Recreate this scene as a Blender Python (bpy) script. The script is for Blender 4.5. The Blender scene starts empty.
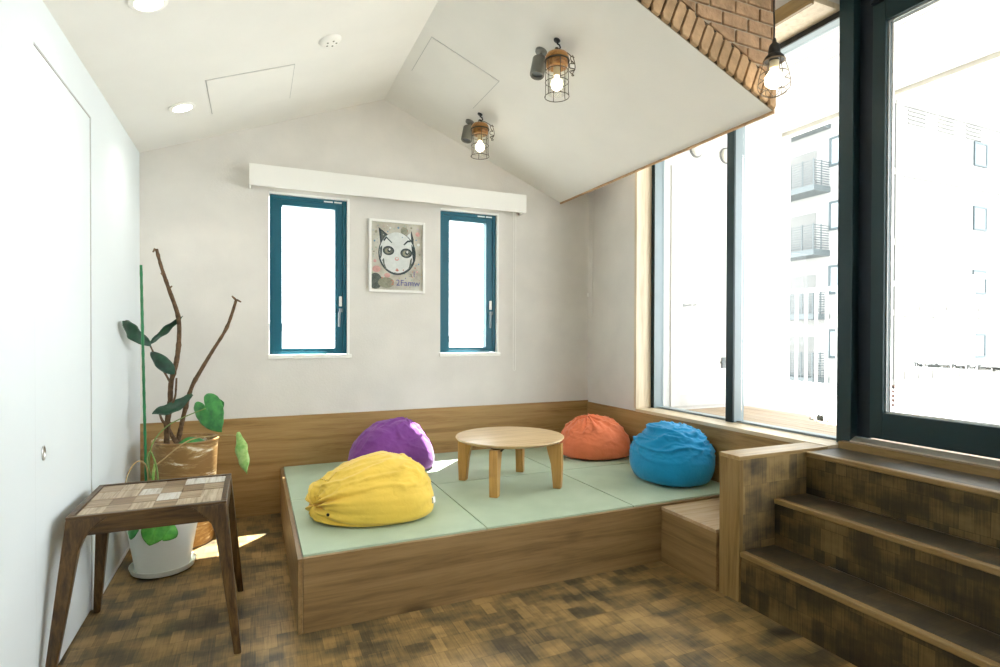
import bpy, bmesh, math, random
from mathutils import Vector, Matrix, noise as mnoise
random.seed(7)
S = bpy.context.scene
COL = S.collection
PI = math.pi

# ------------------------------------------------------------------ materials
def newmat(name):
    m = bpy.data.materials.new(name); m.use_nodes = True
    nt = m.node_tree; nt.nodes.clear()
    out = nt.nodes.new('ShaderNodeOutputMaterial')
    return m, nt, out
def nd(nt, t, **kw):
    n = nt.nodes.new(t)
    for k, v in kw.items():
        if k.startswith('i_'):
            key = k[2:].replace('_', ' ')
            n.inputs[int(key) if key.isdigit() else key].default_value = v
        else: setattr(n, k, v)
    return n
def lk(nt, a, ao, b, bi): nt.links.new(a.outputs[ao], b.inputs[bi])
def c4(c): return (c[0], c[1], c[2], 1.0)
def principled(nt, out, color=(.8,.8,.8), rough=.5, metal=0.0, spec=.5):
    p = nd(nt, 'ShaderNodeBsdfPrincipled')
    p.inputs['Base Color'].default_value = c4(color); p.inputs['Roughness'].default_value = rough
    p.inputs['Metallic'].default_value = metal; p.inputs['Specular IOR Level'].default_value = spec
    lk(nt, p, 'BSDF', out, 'Surface'); return p
def ramp(nt, stops):
    r = nd(nt, 'ShaderNodeValToRGB'); e = r.color_ramp.elements
    while len(e) < len(stops): e.new(.5)
    for k, (pos, c) in enumerate(stops): e[k].position = pos; e[k].color = c4(c)
    return r
def coords(nt, scale=(1,1,1), kind='Object', rot=(0,0,0)):
    tc = nd(nt, 'ShaderNodeTexCoord'); mp = nd(nt, 'ShaderNodeMapping')
    mp.inputs['Scale'].default_value = scale; mp.inputs['Rotation'].default_value = rot
    lk(nt, tc, kind, mp, 'Vector'); return mp
def mottled(name, color, rough=.6, var=.06, scale=8, bump=.0, bscale=60, spec=.4, metal=0.0, detail=4):
    """plain paint, plaster, cloth, metal: a colour with a faint cloudy variation and an optional fine bump"""
    m, nt, out = newmat(name); p = principled(nt, out, color, rough, metal, spec)
    mp = coords(nt)
    n = nd(nt, 'ShaderNodeTexNoise', i_Scale=scale, i_Detail=detail); lk(nt, mp, 'Vector', n, 'Vector')
    lo = tuple(max(0, c*(1-var)) for c in color); hi = tuple(min(1, c*(1+var)) for c in color)
    r = ramp(nt, [(.3, lo), (.7, hi)]); lk(nt, n, 'Fac', r, 'Fac'); lk(nt, r, 'Color', p, 'Base Color')
    if bump:
        b = nd(nt, 'ShaderNodeTexNoise', i_Scale=bscale, i_Detail=3.0); lk(nt, mp, 'Vector', b, 'Vector')
        bp = nd(nt, 'ShaderNodeBump', i_Strength=bump, i_Distance=.01); lk(nt, b, 'Fac', bp, 'Height'); lk(nt, bp, 'Normal', p, 'Normal')
    return m
def wood(name, dark, mid, light, axis='X', rough=.45, fine=1.0, knots=True, spec=.4):
    """plank wood with the grain along one axis, streaks and a few knots"""
    m, nt, out = newmat(name); p = principled(nt, out, mid, rough, 0, spec)
    st = {'X': (.55, 9, 9), 'Y': (9, .55, 9), 'Z': (9, 9, .55)}[axis]
    mp = coords(nt, tuple(s*fine for s in st))
    dn = nd(nt, 'ShaderNodeTexNoise', i_Scale=1.1, i_Detail=2.0); lk(nt, mp, 'Vector', dn, 'Vector')
    mx = nd(nt, 'ShaderNodeVectorMath', operation='MULTIPLY_ADD'); mx.inputs[1].default_value = (.9, .9, .9)
    lk(nt, dn, 'Color', mx, 0); lk(nt, mp, 'Vector', mx, 2)
    n1 = nd(nt, 'ShaderNodeTexNoise', i_Scale=2.6, i_Detail=7.0, i_Roughness=.62); lk(nt, mx, 'Vector', n1, 'Vector')
    n2 = nd(nt, 'ShaderNodeTexNoise', i_Scale=17.0, i_Detail=3.0); lk(nt, mp, 'Vector', n2, 'Vector')
    ad = nd(nt, 'ShaderNodeMath', operation='MULTIPLY_ADD'); ad.inputs[1].default_value = .22; lk(nt, n2, 'Fac', ad, 0); lk(nt, n1, 'Fac', ad, 2)
    r = ramp(nt, [(.45, dark), (.58, mid), (.76, light)]); lk(nt, ad, 'Value', r, 'Fac')
    col = r
    if knots:
        km = coords(nt, {'X': (1.1, 2.6, 3.6), 'Y': (2.6, 1.1, 3.6), 'Z': (3.6, 3.6, 1.1)}[axis])
        v = nd(nt, 'ShaderNodeTexVoronoi', i_Scale=1.15); lk(nt, km, 'Vector', v, 'Vector')
        kr = ramp(nt, [(.035, (1,1,1)), (.12, (0,0,0))]); lk(nt, v, 'Distance', kr, 'Fac')
        mm = nd(nt, 'ShaderNodeMix', data_type='RGBA'); lk(nt, kr, 'Color', mm, 'Factor')
        ml = nd(nt, 'ShaderNodeMath', operation='MULTIPLY'); ml.inputs[1].default_value = .75
        lk(nt, kr, 'Color', ml, 0); lk(nt, ml, 'Value', mm, 'Factor')
        lk(nt, r, 'Color', mm, 6); mm.inputs[7].default_value = c4(tuple(c*.35 for c in dark))
        nt.links.new(mm.outputs[2], p.inputs['Base Color'])
    else: lk(nt, r, 'Color', p, 'Base Color')
    bp = nd(nt, 'ShaderNodeBump', i_Strength=.12, i_Distance=.004); lk(nt, n2, 'Fac', bp, 'Height'); lk(nt, bp, 'Normal', p, 'Normal')
    return m
def mosaic(name, u, v, bw, bh, stops, rough=.5, stain=.5, seam=.004, spec=.3):
    """vinyl printed with small wood blocks: random tone per block, long stains, streaks along the block"""
    m, nt, out = newmat(name); p = principled(nt, out, (.3,.2,.1), rough, 0, spec)
    tc = nd(nt, 'ShaderNodeTexCoord'); sp = nd(nt, 'ShaderNodeSeparateXYZ'); lk(nt, tc, 'Object', sp, 0)
    cb = nd(nt, 'ShaderNodeCombineXYZ'); lk(nt, sp, u, cb, 0); lk(nt, sp, v, cb, 1)
    br = nd(nt, 'ShaderNodeTexBrick', offset=.37, squash=1.0)
    br.inputs['Color1'].default_value = (0,0,0,1); br.inputs['Color2'].default_value = (1,1,1,1); br.inputs['Mortar'].default_value = (.2,.2,.2,1)
    br.inputs['Scale'].default_value = 1.0; br.inputs['Mortar Size'].default_value = seam*.25; br.inputs['Brick Width'].default_value = bw; br.inputs['Row Height'].default_value = bh
    lk(nt, cb, 0, br, 'Vector')
    mp = nd(nt, 'ShaderNodeMapping'); mp.inputs['Scale'].default_value = (5, 10, 1); lk(nt, cb, 0, mp, 'Vector')
    n1 = nd(nt, 'ShaderNodeTexNoise', i_Scale=.75, i_Detail=4.0, i_Roughness=.55); lk(nt, mp, 'Vector', n1, 'Vector')
    mp2 = nd(nt, 'ShaderNodeMapping'); mp2.inputs['Scale'].default_value = (170, 8, 1); lk(nt, cb, 0, mp2, 'Vector')
    n2 = nd(nt, 'ShaderNodeTexNoise', i_Scale=1.0, i_Detail=3.0); lk(nt, mp2, 'Vector', n2, 'Vector')
    a = nd(nt, 'ShaderNodeMath', operation='MULTIPLY'); a.inputs[1].default_value = .22; lk(nt, br, 'Color', a, 0)
    b = nd(nt, 'ShaderNodeMath', operation='MULTIPLY_ADD'); b.inputs[1].default_value = stain*1.62; lk(nt, n1, 'Fac', b, 0); lk(nt, a, 'Value', b, 2)
    c = nd(nt, 'ShaderNodeMath', operation='MULTIPLY_ADD'); c.inputs[1].default_value = .30; lk(nt, n2, 'Fac', c, 0); lk(nt, b, 'Value', c, 2)
    r = ramp(nt, stops); lk(nt, c, 'Value', r, 'Fac')
    mm = nd(nt, 'ShaderNodeMix', data_type='RGBA', blend_type='MULTIPLY'); mm.inputs[0].default_value = 1.0
    sr = ramp(nt, [(0, (1,1,1)), (1, (.84,.82,.8))]); lk(nt, br, 'Fac', sr, 'Fac')
    lk(nt, r, 'Color', mm, 6); lk(nt, sr, 'Color', mm, 7); nt.links.new(mm.outputs[2], p.inputs['Base Color'])
    bp = nd(nt, 'ShaderNodeBump', i_Strength=.1, i_Distance=.003); lk(nt, n2, 'Fac', bp, 'Height'); lk(nt, bp, 'Normal', p, 'Normal')
    return m
def glassmat(name, tint=(.97,.99,.99), gloss=.025):
    m, nt, out = newmat(name)
    t = nd(nt, 'ShaderNodeBsdfTransparent'); t.inputs[0].default_value = c4(tint)
    g = nd(nt, 'ShaderNodeBsdfGlossy'); g.inputs['Roughness'].default_value = .02
    fr = nd(nt, 'ShaderNodeFresnel'); fr.inputs['IOR'].default_value = 1.35
    ml = nd(nt, 'ShaderNodeMath', operation='MULTIPLY'); ml.inputs[1].default_value = gloss*10; lk(nt, fr, 'Fac', ml, 0)
    mx = nd(nt, 'ShaderNodeMixShader'); lk(nt, ml, 'Value', mx, 'Fac'); lk(nt, t, 0, mx, 1); lk(nt, g, 0, mx, 2); lk(nt, mx, 0, out, 'Surface')
    return m
def emit(name, color, strength):
    m, nt, out = newmat(name)
    e = nd(nt, 'ShaderNodeEmission'); e.inputs[0].default_value = c4(color); e.inputs[1].default_value = strength; lk(nt, e, 0, out, 'Surface')
    return m
def tatami_mat(name, axis):
    m, nt, out = newmat(name); p = principled(nt, out, (.42,.53,.42), .62, 0, .3)
    mp = coords(nt)
    w = nd(nt, 'ShaderNodeTexWave', wave_type='BANDS', bands_direction=axis, i_Scale=70.0, i_Distortion=.4); lk(nt, mp, 'Vector', w, 'Vector')
    n = nd(nt, 'ShaderNodeTexNoise', i_Scale=5.0, i_Detail=5.0); lk(nt, mp, 'Vector', n, 'Vector')
    a = nd(nt, 'ShaderNodeMath', operation='MULTIPLY_ADD'); a.inputs[1].default_value = .25; lk(nt, w, 'Fac', a, 0); lk(nt, n, 'Fac', a, 2)
    r = ramp(nt, [(.35, (.375,.46,.335)), (.85, (.455,.55,.41))]); lk(nt, a, 'Value', r, 'Fac'); lk(nt, r, 'Color', p, 'Base Color')
    bp = nd(nt, 'ShaderNodeBump', i_Strength=.15, i_Distance=.002); lk(nt, w, 'Fac', bp, 'Height'); lk(nt, bp, 'Normal', p, 'Normal')
    return m
def brush_mat(name):
    """cream pot with golden brown brush strokes"""
    m, nt, out = newmat(name); p = principled(nt, out, (.6,.4,.2), .5, 0, .4)
    mp = coords(nt, (5, 5, 22))
    n = nd(nt, 'ShaderNodeTexNoise', i_Scale=1.0, i_Detail=8.0, i_Roughness=.7, i_Distortion=.6); lk(nt, mp, 'Vector', n, 'Vector')
    r = ramp(nt, [(.47, (.27,.15,.05)), (.56, (.42,.27,.11)), (.615, (.80,.73,.58))]); lk(nt, n, 'Fac', r, 'Fac'); lk(nt, r, 'Color', p, 'Base Color')
    return m
def fabric(name, color):
    m, nt, out = newmat(name); p = principled(nt, out, color, .72, 0, .25)
    p.inputs['Sheen Weight'].default_value = .15
    mp = coords(nt)
    n = nd(nt, 'ShaderNodeTexNoise', i_Scale=9.0, i_Detail=6.0); lk(nt, mp, 'Vector', n, 'Vector')
    r = ramp(nt, [(.3, tuple(c*.93 for c in color)), (.7, tuple(min(1,c*1.05) for c in color))]); lk(nt, n, 'Fac', r, 'Fac'); lk(nt, r, 'Color', p, 'Base Color')
    b = nd(nt, 'ShaderNodeTexNoise', i_Scale=28.0, i_Detail=4.0, i_Distortion=.8); lk(nt, mp, 'Vector', b, 'Vector')
    bp = nd(nt, 'ShaderNodeBump', i_Strength=.25, i_Distance=.012); lk(nt, b, 'Fac', bp, 'Height'); lk(nt, bp, 'Normal', p, 'Normal')
    return m
def leafmat(name, dark, light):
    m, nt, out = newmat(name); p = principled(nt, out, light, .38, 0, .5)
    mp = coords(nt, (30, 30, 30)); n = nd(nt, 'ShaderNodeTexNoise', i_Scale=1.0, i_Detail=4.0); lk(nt, mp, 'Vector', n, 'Vector')
    r = ramp(nt, [(.35, dark), (.68, light)]); lk(nt, n, 'Fac', r, 'Fac'); lk(nt, r, 'Color', p, 'Base Color')
    p.inputs['Subsurface Weight'].default_value = 0.0
    return m

M = {}
M['white_wall'] = mottled('white_paint', (.725,.775,.79), .55, .012, 3, .03, 220)
M['plaster'] = mottled('warm_grey_plaster', (.71,.675,.625), .75, .05, 4, .12, 90, spec=.2, detail=7)
M['ceiling'] = mottled('ceiling_paper', (.80,.78,.735), .75, .02, 4, .08, 110, spec=.2)
M['white_trim'] = mottled('white_trim', (.86,.84,.79), .45, .01, 3)
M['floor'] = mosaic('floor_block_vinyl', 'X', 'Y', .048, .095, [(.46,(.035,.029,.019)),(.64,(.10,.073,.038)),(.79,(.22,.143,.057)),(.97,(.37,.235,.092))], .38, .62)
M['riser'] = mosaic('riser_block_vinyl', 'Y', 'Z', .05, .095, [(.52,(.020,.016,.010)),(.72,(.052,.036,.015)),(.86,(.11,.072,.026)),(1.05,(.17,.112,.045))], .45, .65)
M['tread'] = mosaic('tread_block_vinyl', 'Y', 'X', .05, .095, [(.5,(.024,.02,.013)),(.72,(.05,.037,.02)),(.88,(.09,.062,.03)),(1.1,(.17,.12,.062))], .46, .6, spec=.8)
M['partition_face'] = mosaic('partition_block_vinyl', 'X', 'Z', .05, .13, [(.45,(.06,.052,.042)),(.63,(.16,.115,.065)),(.78,(.30,.205,.09)),(.97,(.42,.295,.14))], .42, .6)
OAK = ((.255,.148,.05), (.345,.207,.076), (.41,.257,.102))
M['oak_x'] = wood('oak_laminate_along', *OAK, 'X', .42)
M['oak_y'] = wood('oak_laminate_across', *OAK, 'Y', .42)
M['oak_glare'] = wood('oak_laminate_glare', (.36,.245,.135), (.46,.325,.19), (.53,.385,.235), 'X', .26)  # paler than the other oak: window glare on the step top put into colour
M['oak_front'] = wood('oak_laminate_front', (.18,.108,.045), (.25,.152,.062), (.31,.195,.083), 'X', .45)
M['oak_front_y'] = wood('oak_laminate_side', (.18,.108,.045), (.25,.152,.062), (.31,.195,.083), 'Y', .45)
M['cap_x'] = wood('golden_oak_cap', (.26,.16,.06), (.36,.235,.095), (.44,.3,.135), 'X', .35, 1.2, False, .5)
M['cap_y'] = wood('golden_oak_strip', (.17,.10,.034), (.24,.15,.053), (.30,.195,.078), 'Y', .35, 1.2, False, .5)
M['cap_z'] = wood('golden_oak_post', (.17,.10,.034), (.245,.152,.055), (.31,.2,.08), 'Z', .4, 1.2, False, .4)
M['sill'] = wood('gloss_lit_oak_sill', (.55,.43,.27), (.66,.53,.35), (.74,.62,.44), 'Y', .32, 1.2, False, .5)  # oak made pale to paint the window gloss on the sill top
M['jamb'] = wood('pale_oak_jamb', (.58,.46,.31), (.68,.56,.4), (.75,.64,.48), 'Z', .45, 1.2, False)
M['table_oak'] = wood('table_top_oak', (.42,.275,.125), (.53,.36,.175), (.6,.43,.23), 'X', .35, 1.5, False, .5)
M['table_leg'] = wood('table_leg_oak', (.36,.185,.05), (.48,.26,.075), (.56,.32,.105), 'Z', .4, 1.5, False)
M['walnut_z'] = wood('walnut_leg', (.026,.012,.0035), (.062,.031,.009), (.115,.062,.019), 'Z', .35, 2.0, False, .35)
M['walnut_x'] = wood('walnut_rail', (.026,.012,.0035), (.062,.031,.009), (.115,.062,.019), 'X', .35, 2.0, False, .35)
M['walnut_y'] = wood('walnut_side_rail', (.026,.012,.0035), (.062,.031,.009), (.115,.062,.019), 'Y', .35, 2.0, False, .35)
for k, (d, m_, l) in enumerate([((.15,.1,.055),(.27,.19,.11),(.4,.3,.2)), ((.26,.19,.12),(.4,.31,.21),(.54,.45,.34)), ((.09,.055,.028),(.17,.105,.055),(.27,.18,.10)), ((.34,.3,.24),(.5,.46,.4),(.62,.6,.56))]):
    M['patch%d' % k] = wood('patchwork_wood', d, m_, l, 'XY'[k % 2], .4, 3.0, False)
M['tatami_a'] = tatami_mat('tatami_weave', 'X'); M['tatami_b'] = tatami_mat('tatami_weave_turned', 'Y')
M['frame_flare'] = mottled('flare_tinted_frame', (.007,.105,.155), .4, .05, 5, spec=.4)  # dark frame tinted teal: window flare put into its colour
M['frame_dark'] = mottled('dark_teal_frame', (.007,.026,.031), .45, .08, 4, spec=.35)
M['frame_recess_shade'] = mottled('recess_shaded_frame', (.004,.010,.018), .5, .08, 4, spec=.3)  # shade of the door recess put into a darker frame colour
M['frame_grey'] = mottled('sky_lit_frame_return', (.2,.25,.27), .35, .04, 4, spec=.5)  # sky reflection on the frame's inner sides painted grey; handles share it
M['alu'] = mottled('aluminium', (.62,.58,.5), .35, .04, 20, metal=.7)
M['steel'] = mottled('brushed_steel', (.6,.6,.58), .3, .05, 30, metal=.9)
M['glass'] = glassmat('window_glass')
M['jar_glass'] = glassmat('clear_jar_glass', (.985,.985,.97), .02)
M['brick'] = mottled('tan_brick', (.36,.225,.13), .85, .3, 16, .5, 60, spec=.15, detail=6)
M['brick_edge'] = mottled('tan_edge_brick', (.42,.275,.155), .85, .22, 16, .4, 60, spec=.15, detail=6)
M['mortar'] = mottled('mortar', (.36,.30,.22), .9, .15, 40, .3, 90, spec=.1)
M['joint_dark'] = mottled('dark_open_joint', (.07,.05,.032), .9, .2, 40, spec=.1)
M['black'] = mottled('black_plastic', (.012,.012,.012), .45, .1, 20)
M['wire'] = mottled('dark_wire', (.09,.075,.055), .4, .1, 30, metal=.6)
M['wire_bright'] = mottled('brass_wire', (.14,.10,.06), .4, .1, 30, metal=.5)
M['amber_wood'] = wood('amber_wood_cap', (.16,.06,.012), (.32,.14,.03), (.46,.23,.06), 'X', .35, 3.0, False, .5)
M['grey_metal'] = mottled('grey_lamp_can', (.16,.155,.13), .5, .05, 20)
M['bulb'] = emit('lit_bulb', (1.0,.88,.66), 6.0)
M['bulb_off'] = mottled('bulb_neck', (.6,.5,.32), .35, .05, 20)
M['led'] = emit('downlight_lens', (1.0,.95,.86), 7.0)
M['yellow'] = fabric('yellow_cotton', (.80,.545,.085)); M['purple'] = fabric('purple_cotton', (.19,.045,.25))
M['orange'] = fabric('orange_cotton', (.76,.2,.085)); M['blue'] = fabric('blue_cotton', (.006,.25,.50))
M['cloth_white'] = mottled('white_label_cloth', (.8,.8,.78), .7, .02, 20)
M['pot_white'] = mottled('white_plastic_pot', (.84,.86,.81), .4, .02, 6, spec=.5)
M['pot_inside'] = mottled('pot_rim_cream', (.78,.7,.56), .5, .04, 8)
M['pot_brush'] = brush_mat('brushed_pot')
M['soil'] = mottled('potting_soil', (.05,.035,.022), .95, .4, 60, .8, 90, spec=.1)
M['bark'] = mottled('bark', (.13,.078,.042), .8, .4, 45, .7, 80, spec=.2, detail=6)
M['bark_pale'] = mottled('dry_bark', (.2,.125,.07), .8, .4, 45, .7, 80, spec=.2, detail=6)
M['stake'] = mottled('green_plastic_stake', (.012,.16,.05), .4, .1, 20)
M['leaf_dark'] = leafmat('dark_leaf', (.004,.034,.018), (.013,.075,.036))
M['leaf_mid'] = leafmat('mid_leaf', (.02,.16,.03), (.06,.3,.055))
M['leaf_bright'] = leafmat('bright_leaf', (.045,.27,.03), (.12,.42,.06))
M['leaf_lime'] = leafmat('lime_leaf', (.16,.36,.06), (.42,.58,.2))
M['stem_green'] = mottled('green_stem', (.16,.24,.06), .5, .2, 30)
M['stem_tan'] = mottled('dry_stem', (.4,.28,.12), .6, .2, 30)
M['gap_grey'] = mottled('joint_grey', (.48,.475,.46), .7, .03, 20)
M['ext_white'] = mottled('white_render', (.55,.545,.53), .8, .02, 1.5)
M['ext_cream'] = mottled('cream_band', (.165,.158,.146), .8, .03, 1.5)
M['ext_gutter'] = mottled('cream_gutter', (.6,.57,.51), .7, .03, 3)
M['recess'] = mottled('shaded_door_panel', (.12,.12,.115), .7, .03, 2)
M['facade'] = mottled('pale_grey_render', (.22,.219,.212), .8, .02, .5)
M['ext_tile'] = mottled('beige_tile_patch', (.2,.185,.165), .8, .08, 3)
M['ext_win'] = mottled('pale_window_frame', (.04,.055,.06), .5, .05, 5)
M['ext_pane'] = mottled('pale_window_pane', (.2,.23,.24), .25, .05, 5)
M['ext_grey'] = mottled('pale_grey_metal', (.07,.082,.085), .5, .05, 5)
M['rail_white'] = mottled('white_rail_paint', (.6,.6,.59), .5, .02, 5)
M['deck'] = wood('pale_deck', (.22,.15,.09), (.28,.2,.125), (.33,.25,.165), 'Y', .6, 1.0, False)
M['terrace'] = mottled('pale_terrace_tile', (.33,.33,.32), .6, .03, 3)
M['decal'] = mottled('grey_lettering', (.2,.215,.215), .6, .05, 20)
M['decal_red'] = mottled('red_lettering', (.55,.3,.27), .6, .05, 20)
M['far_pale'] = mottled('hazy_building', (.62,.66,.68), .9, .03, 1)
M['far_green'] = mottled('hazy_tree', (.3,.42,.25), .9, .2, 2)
# painting
M['pt_bg'] = None
def paint_bg():
    m, nt, out = newmat('paint_splashed_canvas'); p = principled(nt, out, (.6,.55,.45), .5)
    mp = coords(nt, (9, 9, 9)); n = nd(nt, 'ShaderNodeTexNoise', i_Scale=1.2, i_Detail=5.0); lk(nt, mp, 'Vector', n, 'Vector')
    r = ramp(nt, [(.3,(.42,.37,.3)),(.5,(.62,.58,.49)),(.7,(.72,.7,.62))]); lk(nt, n, 'Fac', r, 'Fac')
    v = nd(nt, 'ShaderNodeTexVoronoi', i_Scale=38.0); tc = nd(nt, 'ShaderNodeTexCoord'); lk(nt, tc, 'Object', v, 'Vector')
    dm = ramp(nt, [(.18,(1,1,1)),(.26,(0,0,0))]); lk(nt, v, 'Distance', dm, 'Fac')
    hs = nd(nt, 'ShaderNodeHueSaturation'); hs.inputs['Saturation'].default_value = .75; hs.inputs['Value'].default_value = .75; lk(nt, v, 'Color', hs, 'Color')
    sc = nd(nt, 'ShaderNodeMath', operation='MULTIPLY'); sc.inputs[1].default_value = .5; lk(nt, dm, 'Color', sc, 0)
    mm = nd(nt, 'ShaderNodeMix', data_type='RGBA'); lk(nt, sc, 'Value', mm, 'Factor'); lk(nt, r, 'Color', mm, 6); lk(nt, hs, 'Color', mm, 7)
    nt.links.new(mm.outputs[2], p.inputs['Base Color']); return m
M['pt_bg'] = paint_bg()
M['pt_white'] = mottled('cat_white_paint', (.80,.82,.80), .5, .08, 40)
M['pt_dark'] = mottled('cat_black_paint', (.03,.05,.055), .5, .3, 50)
M['pt_grey'] = mottled('cat_grey_paint', (.12,.14,.12), .5, .3, 50)
M['pt_olive'] = mottled('olive_paint', (.34,.33,.24), .5, .2, 50)
M['pt_pink'] = mottled('pink_paint', (.72,.4,.36), .5, .15, 50)
M['pt_red'] = mottled('red_paint', (.6,.2,.14), .5, .15, 50)
M['pt_blue'] = mottled('violet_paint', (.14,.14,.36), .5, .15, 50)
M['pt_sky'] = mottled('light_blue_paint', (.2,.36,.5), .5, .15, 50)

# ------------------------------------------------------------------ mesh builder
class MB:
    def __init__(s): s.v = []; s.f = []; s.m = []
    def add(s, vs, fs, mi=0):
        b = len(s.v); s.v += [Vector(p) for p in vs]
        for f in fs: s.f.append([b+i for i in f]); s.m.append(mi)
        return s
    def box(s, x0, x1, y0, y1, z0, z1, mi=0):
        vs = [(x,y,z) for x in (x0,x1) for y in (y0,y1) for z in (z0,z1)]
        return s.add(vs, [(0,1,3,2),(4,6,7,5),(0,4,5,1),(2,3,7,6),(0,2,6,4),(1,5,7,3)], mi)
    def prism(s, poly, axis, a0, a1, mi=0):
        """poly in the two other axes in order (x: y,z; y: x,z; z: x,y)"""
        def P(q, a): return {'x': (a,q[0],q[1]), 'y': (q[0],a,q[1]), 'z': (q[0],q[1],a)}[axis]
        n = len(poly); vs = [P(q,a0) for q in poly] + [P(q,a1) for q in poly]
        fs = [tuple(range(n))[::-1], tuple(range(n,2*n))] + [(i,(i+1)%n,n+(i+1)%n,n+i) for i in range(n)]
        return s.add(vs, fs, mi)
    def hexa(s, bot, top, mi=0):
        vs = list(bot)+list(top)
        return s.add(vs, [(3,2,1,0),(4,5,6,7),(0,1,5,4),(1,2,6,5),(2,3,7,6),(3,0,4,7)], mi)
    def tube(s, pts, r, seg=8, mi=0, closed=False, squash=None):
        pts = [Vector(p) for p in pts]; n = len(pts)
        rs = r if isinstance(r, (list, tuple)) else [r]*n
        vs = []; prev = None
        for i, p in enumerate(pts):
            if closed: t = (pts[(i+1)%n]-pts[i-1]).normalized()
            else: t = (pts[min(i+1,n-1)]-pts[max(i-1,0)]).normalized()
            if prev is None:
                a = Vector((0,0,1)) if abs(t.z) < .9 else Vector((1,0,0)); u = t.cross(a).normalized()
            else: u = (prev - t*prev.dot(t)).normalized()
            w = t.cross(u); prev = u
            for k in range(seg):
                a = 2*PI*k/seg; vs.append(p + (u*math.cos(a)+w*math.sin(a))*rs[i])
        fs = []
        for i in range(n if closed else n-1):
            j = (i+1) % n
            for k in range(seg): fs.append((i*seg+k, i*seg+(k+1)%seg, j*seg+(k+1)%seg, j*seg+k))
        if not closed: fs += [tuple(range(seg))[::-1], tuple(range((n-1)*seg, n*seg))]
        return s.add(vs, fs, mi)
    def lathe(s, prof, c=(0,0,0), seg=40, mi=0, mat=None, cap=True):
        """prof: (r,z) list; open profile, capped where r>0"""
        c = Vector(c); vs = []; fs = []; n = len(prof)
        for (r, z) in prof:
            for k in range(seg):
                a = 2*PI*k/seg; q = Vector((r*math.cos(a), r*math.sin(a), z))
                vs.append(c + (mat @ q if mat else q))
        for i in range(n-1):
            for k in range(seg): fs.append((i*seg+k, i*seg+(k+1)%seg, (i+1)*seg+(k+1)%seg, (i+1)*seg+k))
        if cap: fs += [tuple(range(seg))[::-1], tuple(range((n-1)*seg, n*seg))]
        return s.add(vs, fs, mi)
    def grid(s, P, nu, nv, mi=0, wrap=False):
        vs = [P(i, j) for i in range(nu) for j in range(nv)]
        fs = [(i*nv+j, (i+1)*nv+j, (i+1)*nv+(j+1)%nv, i*nv+(j+1)%nv) for i in range(nu-1) for j in range(nv if wrap else nv-1)]
        return s.add(vs, fs, mi)
    def build(s, name, mats, parent=None, bevel=0, smooth=False, origin=None, solid=0):
        if not isinstance(mats, (list, tuple)): mats = [mats]
        if parent is not None:
            off = world_loc(parent)
            o0 = Vector((0,0,0))
        else:
            if origin is None:
                lo = [min(p[i] for p in s.v) for i in range(3)]; hi = [max(p[i] for p in s.v) for i in range(3)]
                origin = ((lo[0]+hi[0])/2, (lo[1]+hi[1])/2, lo[2])
            off = Vector(origin); o0 = off
        me = bpy.data.meshes.new(name)
        me.from_pydata([p-off for p in s.v], [], s.f)
        for m in mats: me.materials.append(m)
        for p, mi in zip(me.polygons, s.m): p.material_index = mi; p.use_smooth = bool(smooth)
        bm = bmesh.new(); bm.from_mesh(me)
        bmesh.ops.recalc_face_normals(bm, faces=bm.faces); bm.to_mesh(me); bm.free()
        o = bpy.data.objects.new(name, me); COL.objects.link(o); o.location = o0
        if parent is not None: o.parent = parent
        if solid:
            md = o.modifiers.new('thickness', 'SOLIDIFY'); md.thickness = solid; md.offset = 0
        if bevel:
            md = o.modifiers.new('edge', 'BEVEL'); md.width = bevel; md.segments = 2; md.limit_method = 'ANGLE'; md.angle_limit = math.radians(40)
            md.harden_normals = False
        if smooth == 'auto':
            for p in me.polygons: p.use_smooth = True
            me.set_sharp_from_angle(angle=math.radians(35)) if hasattr(me, 'set_sharp_from_angle') else None
        return o
def world_loc(o):
    l = Vector(o.location); q = o.parent
    while q is not None: l = l + Vector(q.location); q = q.parent
    return l
def tag(o, label, cat, group=None):
    o['label'] = label; o['category'] = cat
    if group: o['group'] = group
    return o
def thing(name, loc, label, cat, group=None):
    o = bpy.data.objects.new(name, None); o.empty_display_size = .1; COL.objects.link(o); o.location = loc
    return tag(o, label, cat, group)
def struct(name, mb, mats, **kw):
    o = mb.build(name, mats, **kw); o['kind'] = 'structure'; return o
def struct_empty(name, loc):
    o = bpy.data.objects.new(name, None); COL.objects.link(o); o.location = loc; o['kind'] = 'structure'; return o
def copy_tree(o, parent=None):
    c = o.copy(); COL.objects.link(c)
    if parent is not None: c.parent = parent
    for ch in list(o.children): copy_tree(ch, c)
    return c
def text_into(mb, body, size, fn, mi=0, align='LEFT', depth=.0006, bold=0.0):
    """lettering: turns characters into flat mesh pieces, placed by fn(x, y, d)"""
    cu = bpy.data.curves.new('lettering', 'FONT'); cu.body = body; cu.size = size; cu.extrude = depth; cu.align_x = align; cu.offset = bold; cu.resolution_u = 3
    o = bpy.data.objects.new('lettering', cu); COL.objects.link(o)
    bpy.context.view_layer.update()
    me = bpy.data.meshes.new_from_object(o.evaluated_get(bpy.context.evaluated_depsgraph_get()))
    mb.add([fn(v.co.x, v.co.y, v.co.z) for v in me.vertices], [tuple(p.vertices) for p in me.polygons], mi)
    bpy.data.objects.remove(o); bpy.data.curves.remove(cu); bpy.data.meshes.remove(me)

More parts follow.
